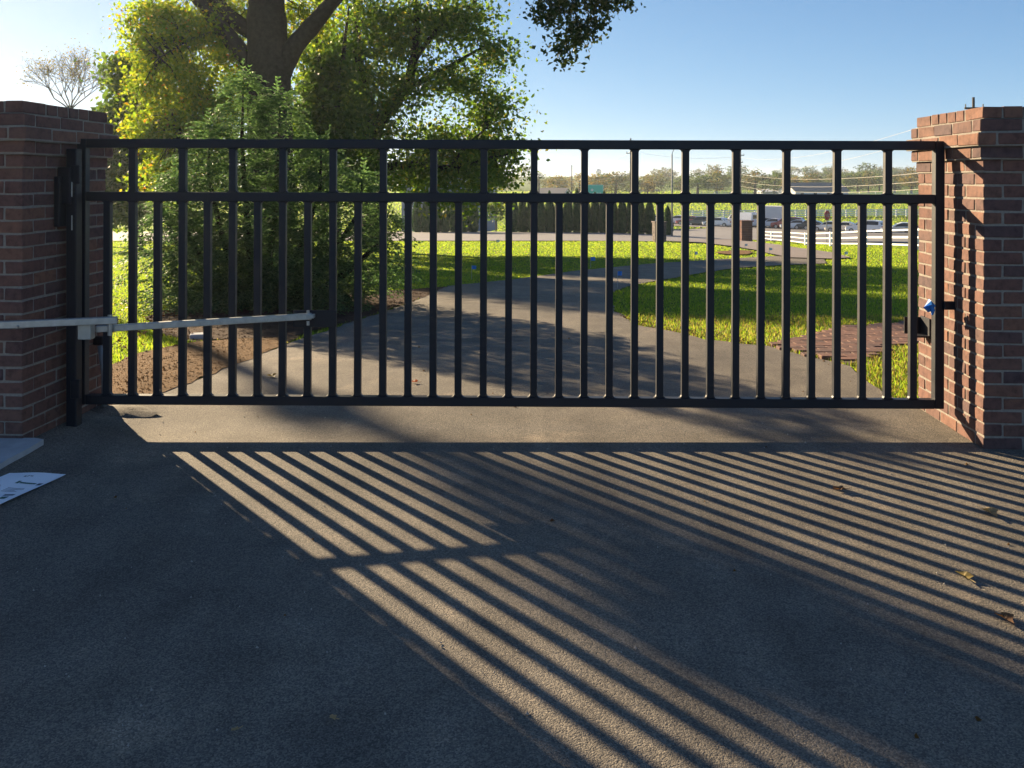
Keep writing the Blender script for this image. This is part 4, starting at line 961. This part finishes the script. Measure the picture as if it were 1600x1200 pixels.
def car(kind, color, px, base, heading, label, rear_glass=True):
    K = KINDS[kind]; x, y = gp(px, base)
    o = empty('parked_car' if kind != 'van' else 'delivery_van', (x, y, g(x, y) + .06), heading, label, 'car' if kind != 'van' else 'van', 'vehicles queued on the far road'); pm_ = paint('paint ' + label[:24], color)
    Lc = K['L']; m_ = MB(); rings = []
    for (sx, zb, zt, hw) in K['st']:
        rf = hw * (.78 if zt > zb + .1 else .95); z0 = .24
        if sx < .05 or sx > Lc - .05: z0 = .34
        rings.append([(Lc/2 - sx, s * w, z) for s, w, z in ((-1, hw*.92, z0), (-1, hw, z0 + .22), (-1, hw*.97, zb), (-1, rf, zt), (1, rf, zt), (1, hw*.97, zb), (1, hw, z0 + .22), (1, hw*.92, z0))])
    n = 8; vs = [v for r in rings for v in r]; fs = [(i*n+k, i*n+(k+1) % n, (i+1)*n+(k+1) % n, (i+1)*n+k) for i in range(len(rings)-1) for k in range(n)]
    fs += [tuple(range(n)), tuple((len(rings)-1)*n + k for k in range(n))]
    m_.add(vs, fs); m_.build('body', pm_, o)
    # glass set just proud of the cabin
    def at(sx):
        st_ = K['st']
        for a, b in zip(st_[:-1], st_[1:]):
            if a[0] <= sx <= b[0]:
                t = (sx - a[0]) / (b[0] - a[0]); return [a[i] + (b[i] - a[i]) * t for i in range(4)]
        return list(st_[-1])
    for s in (-1, 1):
        q = []; g0, g1 = K['g']; r0, r1 = K['roof']; N = 7
        for i in range(N + 1):
            sx = g0 + .35 + (g1 - g0 - .7) * i / N; _, zb, zt, hw = at(sx); rf = hw * .78
            lo, hi = .12, .86
            zz0, zz1 = zb + (zt - zb) * lo, zb + (zt - zb) * hi
            w0 = hw*.97 + (rf - hw*.97) * lo + .012; w1 = hw*.97 + (rf - hw*.97) * hi + .012
            q += [(Lc/2 - sx, s * w0, zz0), (Lc/2 - sx, s * w1, zz1)]
        MB().add(q, [(2*i, 2*i+1, 2*i+3, 2*i+2) for i in range(N)]).build('side_window', M['glass'], o)
    def screen(sa, sb, name):
        _, zba, zta, hwa = at(sa); _, zbb, ztb, hwb = at(sb); up = .015
        va = [(Lc/2 - sa, -hwa*.76, zta + up), (Lc/2 - sa, hwa*.76, zta + up), (Lc/2 - sb, hwb*.72, ztb + up), (Lc/2 - sb, -hwb*.72, ztb + up)]
        MB().add(va, [(0,1,2,3)]).build(name, M['glass'], o)
    st_ = K['st']
    if kind == 'sedan': screen(1.25, 1.73, 'windscreen'); screen(3.78, 4.2, 'rear_window')
    if kind == 'suv':
        screen(1.15, 1.68, 'windscreen')
        MB().add([(Lc/2 - 4.37, -.62, 1.60), (Lc/2 - 4.37, .62, 1.60), (Lc/2 - 4.60, .70, 1.16), (Lc/2 - 4.60, -.70, 1.16)], [(0,1,2,3)]).build('rear_window', M['glass'], o)
        for v in o.children[-1].data.vertices: v.co.x -= .03
    if kind == 'van':
        screen(.9, 1.38, 'windscreen')
        MB().add([(-Lc/2 - .015, -.7, 1.9), (-Lc/2 - .015, .7, 1.9), (-Lc/2 - .03, .74, 1.3), (-Lc/2 - .03, -.74, 1.3)], [(0,1,2,3)]).build('rear_window', M['glass'], o)
    for sx in (.85, Lc - .95):
        for s in (-1, 1):
            w_ = MB().tube([(Lc/2 - sx, s*.70, .32), (Lc/2 - sx, s*.93, .32)], .32, 14).build('wheel', M['rubber'], o)
            MB().tube([(Lc/2 - sx, s*.90, .32), (Lc/2 - sx, s*.945, .32)], .20, 10).build('rim', M['rim'], w_)
    zl = at(Lc - .1)[1] * .86
    for s in (-1, 1):
        MB().box((-Lc/2 + .03, s*.66, zl if kind != 'van' else 1.0), (.12, .26, .2), None, .02).build('tail_light', M['tail'], o)
        MB().box((Lc/2 - .08, s*.62, .64 if kind == 'sedan' else .78), (.12, .3, .14), None, .02).build('headlight', M['headl'], o)
    MB().box((-Lc/2 - .005, 0, .62), (.02, .5, .12)).build('number_plate', M['signwhite'], o)
    return o
HD = R(148)
car('sedan', (.75, .78, .82), 1031, 349, HD, 'pale car half hidden behind the grey stone pillar')
car('sedan', (.84, .84, .84), 1060, 350.5, HD, 'white car just right of the lamp pole')
car('sedan', (.45, .07, .06), 1080, 352, HD, 'dull red sedan behind the charcoal hatchback in the queue')
car('suv', (.05, .055, .06), 1094, 353, HD, 'charcoal hatchback queued in front of the white saloon').scale = (.8, .9, .82)
car('sedan', (.88, .88, .88), 1122, 354.5, R(142), 'bright white sedan alone between the hatchback and the van')
car('van', (.86, .86, .86), 1158, 355, R(128), 'white panel van with shaded rear doors')
car('sedan', (.03, .035, .045), 1192, 355.5, HD, 'dark sedan in front of the box truck')
car('sedan', (.78, .80, .83), 1208, 356.5, HD, 'silver sedan beside the box truck')
car('suv', (.28, .03, .04), 1231, 358, HD, 'dark red SUV right of the box truck')
car('sedan', (.68, .74, .80), 1246, 359, HD, 'pale blue silver sedan behind the near fence rails')
car('sedan', (.035, .04, .05), 1264, 359.5, HD, 'dark blue sedan left of the stop sign')
car('sedan', (.66, .70, .73), 1296, 362, HD, 'silver sedan right of the stop sign')
car('sedan', (.72, .66, .57), 1318, 363.5, HD, 'beige sedan ahead of the white SUV')
car('suv', (.85, .85, .85), 1352, 365, R(140), 'white SUV with dark rear window')
car('sedan', (.78, .73, .64), 1410, 367, R(160), 'cream sedan behind the near fence by the sunlit pillar')
car('sedan', (.03, .035, .06), 1447, 368, R(150), 'dark blue sedan with red tail lamp half hidden by the sunlit pillar')
# box truck
x, y = gp(1200, 353); trk = empty('box_truck', (x, y, g(x, y) + .05), R(138), 'white box truck standing above the queue of cars', 'truck', 'vehicles queued on the far road')
MB().box((-.9, 0, 1.95), (4.4, 2.2, 2.3), None, .04).build('cargo_box', M['bwhite'], trk)
MB().box((0, 0, .68), (6.2, 1.1, .2)).build('chassis', M['rubber'], trk)
m_ = MB(); prof = [(1.45, .5), (3.2, .5), (3.25, 1.15), (2.6, 1.35), (2.2, 2.1), (1.45, 2.15)]
m_.add([(a, -.95, b) for a, b in prof] + [(a, .95, b) for a, b in prof], [tuple(range(6)), tuple(range(11, 5, -1))] + [(i, (i+1) % 6, 6 + (i+1) % 6, 6 + i) for i in range(6)]); m_.build('cab', M['bwhite'], trk)
m_ = MB(); m_.add([(2.62, -.8, 1.37), (2.62, .8, 1.37), (2.23, .75, 2.06), (2.23, -.75, 2.06)], [(0,1,2,3)]); m_.build('windscreen', M['glass'], trk)
for s in (-1, 1): MB().box((1.9, s*.955, 1.7), (.6, .02, .5)).build('side_window', M['glass'], trk)
for sx in (2.3, -1.6):
    for s in (-1, 1):
        w_ = MB().tube([(sx, s*.65, .4), (sx, s*.98, .4)], .4, 14).build('wheel', M['rubber'], trk); MB().tube([(sx, s*.95, .4), (sx, s*.99, .4)], .24, 10).build('rim', M['rim'], w_)

# ------------------------------------------------------------------ poles, signs, wires
def pole(px, top, base_py, d, r, mat, name, label, arms=(), lamp=False):
    p = W(px, top, d); z = g(p.x, d); h = p.z - z
    o = empty(name, (p.x, d, z), 0, label, 'pole')
    MB().tube([(0, 0, -.3), (0, 0, h * .5), (0, 0, h)], [r * 1.2, r, r * .75], 9).build('shaft', mat, o, smooth=True)
    for k, (dz, w) in enumerate(arms):
        MB().box((0, -.12, h - dz), (w, .12, .14)).build('cross_arm', mat, o)
        for q in (-.45, 0.45): MB().tube([(q * w, -.12, h - dz + .07), (q * w, -.12, h - dz + .3)], .05, 6).build('insulator', M['poleconc'], o)
    if lamp:
        MB().tube([(0, 0, h), (.12, 0, h + .35), (.45, 0, h + .55)], .03, 6).build('lamp_arm', mat, o)
        MB().box((.55, 0, h + .55), (.35, .14, .08), None, .02).build('lamp_head', M['poleconc'], o)
    return o
pole(1157, 235, 336, 158, .16, M['polewood'], 'utility_pole', 'dark wooden utility pole with short arms above the white van', ((.9, 1.3), (2.2, .8)))
pole(1050, 241, 370, 68, .065, M['poleconc'], 'lamp_pole', 'slim grey lamp pole beside the single small arborvitae', (), True)
pole(985.5, 216, 320, 150, .16, M['polewood'], 'utility_pole', 'dark wooden utility pole whose top clears the gate top rail', ((2.6, 1.6),))
pole(893.5, 258, 330, 190, .13, M['polewood'], 'utility_pole', 'short dark utility pole left of the green sign', ())
pole(842, 272, 330, 150, .14, M['polewood'], 'utility_pole', 'thin dark pole at the edge of the spreading tree', ())
pole(1521, 152, 360, 62, .12, M['polewood'], 'utility_pole', 'utility pole whose tip shows above the sunlit pillar', ((.8, 1.4), (1.8, 1.4)))
sgp = W(926, 301, 135); sz_ = g(sgp.x, 135); sg = empty('highway_sign', (sgp.x, 135, sz_), R(4), 'green highway sign with white lettering above the hedge', 'sign')
ww, hh = 34 / F * 135, 25 / F * 135; zc_ = sgp.z - sz_
MB().box((0, 0, zc_), (ww, .06, hh), None, .01).build('panel', M['signgreen'], sg)
fbm = MB()
for s in (-1, 1): fbm.box((s * (ww/2 - .04), -.036, zc_), (.035, .012, hh - .06)); fbm.box((0, -.036, zc_ + s * (hh/2 - .04)), (ww - .12, .012, .035))
fbm.build('border', M['signwhite'], sg)
MB().box((-.1, -.038, zc_ + .42), (.12, .012, .42)).box((-.1, -.040, zc_ + .42), (.42, .008, .11)).build('emblem', M['signwhite'], sg)
lx_ = -1.45; rr = random.Random(9)
while lx_ < 1.2:
    w_ = rr.choice([.12, .16, .2]); MB().box((lx_ + w_/2, -.038, zc_ - .2), (w_, .012, rr.choice([.24, .3, .34]))).build('letter', M['signwhite'], sg); lx_ += w_ + .07
    if rr.random() < .2: lx_ += .16
for s in (-1, 1): MB().box((s * ww * .32, .06, (zc_ + hh/2)/2 - .1), (.1, .08, zc_ + hh/2 + .1)).build('sign_post', M['poleconc'], sg)
# stop sign
sp = W(1292.5, 336.5, 66); sz_ = g(sp.x, 66); ss = empty('stop_sign', (sp.x, 66, sz_), R(38), 'red octagonal stop sign behind the near white fence', 'sign')
zc_ = sp.z - sz_; r_ = .40; oc = [(r_ * math.cos(R(22.5 + 45*k)), r_ * math.sin(R(22.5 + 45*k))) for k in range(8)]
m_ = MB(); m_.add([(a, -.012, zc_ + b) for a, b in oc] + [(a, .012, zc_ + b) for a, b in oc], [tuple(range(8)), tuple(range(15, 7, -1))] + [(i, (i+1) % 8, 8 + (i+1) % 8, 8 + i) for i in range(8)]); m_.build('panel', M['signred'], ss)
m_ = MB()
for k in range(8):
    a, b = Vector((oc[k][0], -.016, oc[k][1])), Vector((oc[(k+1) % 8][0], -.016, oc[(k+1) % 8][1])); z_ = Vector((0, 0, zc_)); m_.bar(a * .96 + z_, b * .96 + z_, .004, .02, up=(0, 1, 0))
m_.build('border', M['signwhite'], ss)
SEG = {'S': [((0, 1), (1, 1)), ((0, 1), (0, .5)), ((0, .5), (1, .5)), ((1, .5), (1, 0)), ((0, 0), (1, 0))], 'T': [((0, 1), (1, 1)), ((.5, 1), (.5, 0))], 'O': [((0, 0), (0, 1)), ((0, 1), (1, 1)), ((1, 1), (1, 0)), ((0, 0), (1, 0))], 'P': [((0, 0), (0, 1)), ((0, 1), (1, 1)), ((1, 1), (1, .5)), ((0, .5), (1, .5))]}
for i, ch in enumerate('STOP'):
    m_ = MB()
    for (a, b) in SEG[ch]:
        m_.bar((-.27 + i*.145 + a[0]*.10, -.017 - .0004*len(m_.f)/6, zc_ - .125 + a[1]*.25), (-.27 + i*.145 + b[0]*.10, -.017 - .0004*len(m_.f)/6, zc_ - .125 + b[1]*.25), .004, .035, up=(0, 1, 0))
    m_.build('letter', M['signwhite'], ss)
MB().tube([(0, .04, -.2), (0, .04, zc_ + .35)], .03, 8).build('sign_post', M['poleconc'], ss)
def wire(a, b, sag, r, label):
    a, b = Vector(a), Vector(b); pts = [a.lerp(b, t / 14) - Vector((0, 0, sag * 4 * (t/14) * (1 - t/14))) for t in range(15)]
    o = MB().tube([p - a for p in pts], r, 5, False).build('power_line', M['powerline'], None, tuple(a), smooth=True)
    tag(o, label, 'wire', 'overhead power lines')
lw = 'thin pale overhead power line sagging across the distant view'
PA = lambda px, py, d: W(px, py, d)
wire(PA(842, 276, 150), PA(985.5, 272, 150), .9, .022, lw); wire(PA(842, 283, 150), PA(985.5, 284, 150), .9, .022, lw)
wire(PA(985.5, 273, 150), PA(1157, 270, 158), .9, .022, lw); wire(PA(985.5, 279, 150), PA(1157, 282, 158), .7, .022, lw); wire(PA(985.5, 284, 150), PA(1157, 291, 158), .6, .022, lw)
wire(PA(1157, 272, 158), PA(1521, 262, 62), .9, .018, lw); wire(PA(1157, 283, 158), PA(1521, 276, 62), .9, .018, lw); wire(PA(1157, 291, 158), PA(1521, 290, 62), .8, .018, lw)
ld = 'thin overhead power line rising to the pole behind the sunlit pillar'
wire(PA(1157, 246, 158), PA(1521, 170, 62), 1.6, .014, ld); wire(PA(1157, 262, 158), PA(1521, 190, 62), 1.6, .014, ld); wire(PA(985.5, 236, 150), PA(1157, 244, 158), .8, .016, lw); wire(PA(893.5, 285, 190), PA(985.5, 236, 150), .8, .016, lw)

# ------------------------------------------------------------------ distant trees
def far_tree_mesh(seed, h, w, n=900, low=.12):
    r = np.random.default_rng(seed); ncl = 26
    cc = r.normal(size=(ncl, 3)); cc /= np.linalg.norm(cc, axis=1)[:, None]; cc *= r.random((ncl, 1)) ** .4
    cc = cc * np.array([w/2 * .8, w/2 * .8, h * (1 - low) / 2 * .85]) + np.array([0, 0, h * (1 + low) / 2])
    C = np.repeat(cc, n // ncl, 0); C = C + r.normal(size=C.shape) * np.array([w * .09, w * .09, h * .055])
    return leaf_quads(C, .30 * w / 8, r, .3, .7)
FT = []
for i in range(6):
    V_ = far_tree_mesh(60 + i, 10, 8); FT.append(V_)
FTM = {}
def far_tree(px, base, d, h, w, matk, label, group=None, i=0):
    p = W(px, base, d); z = g(p.x, d)
    o = empty('distant_tree', (p.x, d, z), random.uniform(0, 6), label, 'tree', group); o.scale = (w / 8, w / 8, h / 10)
    key = (i, matk)
    if key not in FTM:
        FTM[key] = np_mesh('far_crown', FT[i], np.arange(FT[i].shape[0] * 4).reshape(-1, 4)); FTM[key].materials.append(M[matk])
    if 'tr' not in FTM:
        FTM['tr'] = MB().tube([(0, 0, -.5), (0, 0, 3), (.2, 0, 7)], [.4, .28, .08], 6).mesh('far_trunk', True); FTM['tr'].materials.append(M['bark'])
    link('trunk', FTM['tr'], None, o); link('crown', FTM[key], None, o)
lt_ = 'rounded hazy tree standing in the far pasture right of the white gable'
for k, (px, d, h, w, mk) in enumerate([(1322, 300, 7.5, 7, 'leaf_fargreen'), (1340, 310, 8.5, 8, 'leaf_fargreen'), (1357, 300, 8.0, 7, 'leaf_far'), (1374, 320, 7, 7, 'leaf_fargreen'), (1398, 300, 7.5, 8, 'leaf_far'), (1424, 290, 9, 9, 'leaf_faryellow'), (1300, 330, 7.5, 7, 'leaf_far')]):
    far_tree(px, 300, d, h, w, mk, lt_, 'pasture trees', k % 6)
for k, (px, d, h, w, mk, lab) in enumerate([(1242, 260, 6.5, 11, 'leaf_faryellow', 'low yellow green tree behind the long white shed'), (1268, 290, 8, 9, 'leaf_far', 'brownish spreading tree over the broad grey roof'), (930, 240, 7, 8, 'leaf_faryellow', 'yellow green tree behind the green highway sign'), (872, 260, 6.5, 8, 'leaf_faryellow', 'yellow tree over the pale house by the hedge'),
                                      (905, 270, 7.5, 9, 'leaf_faryellow', 'broad yellow tree between the short pole and the green sign'), (1012, 250, 7, 5, 'leaf_faryellow', 'narrow yellow tree beside the far white house'), (962, 255, 8, 10, 'leaf_far', 'russet tree right of the green sign'), (1090, 250, 8, 10, 'leaf_fargreen', 'green tree clump between lamp pole and utility pole'), (1120, 270, 8, 9, 'leaf_far', 'olive tree left of the utility pole'), (1180, 260, 8, 11, 'leaf_far', 'olive brown tree right of the utility pole'), (1210, 280, 8, 9, 'leaf_fargreen', 'dull green tree above the long white shed')]):
    far_tree(px, 300, d, h, w, mk, lab, 'trees by the far road', k % 6)
rW = np.random.default_rng(70); WV = {'leaf_far': [], 'leaf_fargreen': []}
for k in range(150):
    d = rW.uniform(420, 760); px = rW.uniform(-500, 2100); x = (px - 800) / F * d; h = rW.uniform(8, 14); w = rW.uniform(9, 17)
    v = FT[k % 6] * np.array([w / 8, w / 8, h / 10]) + np.array([x, d, g(x, d) - .5]); WV['leaf_far' if k % 2 else 'leaf_fargreen'].append(v)
for k in range(90):
    d = rW.uniform(275, 420); px = rW.uniform(640, 1700); x = (px - 800) / F * d; h = rW.uniform(5.0, 8.0); w = rW.uniform(6, 11)
    v = FT[k % 6] * np.array([w / 8, w / 8, h / 10]) + np.array([x, d, g(x, d) - .6]); WV['leaf_far' if k % 3 == 0 else 'leaf_fargreen'].append(v)
for kk, nm in (('leaf_far', 'hazy autumn coloured woodland along the horizon'), ('leaf_fargreen', 'hazy dull green woodland along the horizon')):
    v = np.concatenate(WV[kk]); tag(link('distant_woodland', np_mesh('distant_woodland', v, np.arange(len(v) * 4).reshape(-1, 4)), M[kk]), nm, 'woodland', kind='stuff')

# ------------------------------------------------------------------ haze in the low sun
hzb_ = MB().box((0, 1300, 6.5), (4900, 2660, 29)).mesh('haze'); hzm = bpy.data.materials.new('haze air'); hzm.use_nodes = True; nt = hzm.node_tree; nt.nodes.clear()
vo = nt.nodes.new('ShaderNodeVolumePrincipled'); vo.inputs['Color'].default_value = (.80, .90, 1, 1); vo.inputs['Density'].default_value = .00034; vo.inputs['Anisotropy'].default_value = .55
mo = nt.nodes.new('ShaderNodeOutputMaterial'); nt.links.new(vo.outputs[0], mo.inputs['Volume'])
tag(link('haze', hzb_, hzm), 'thin pale haze hanging over the whole scene', 'haze', kind='stuff')
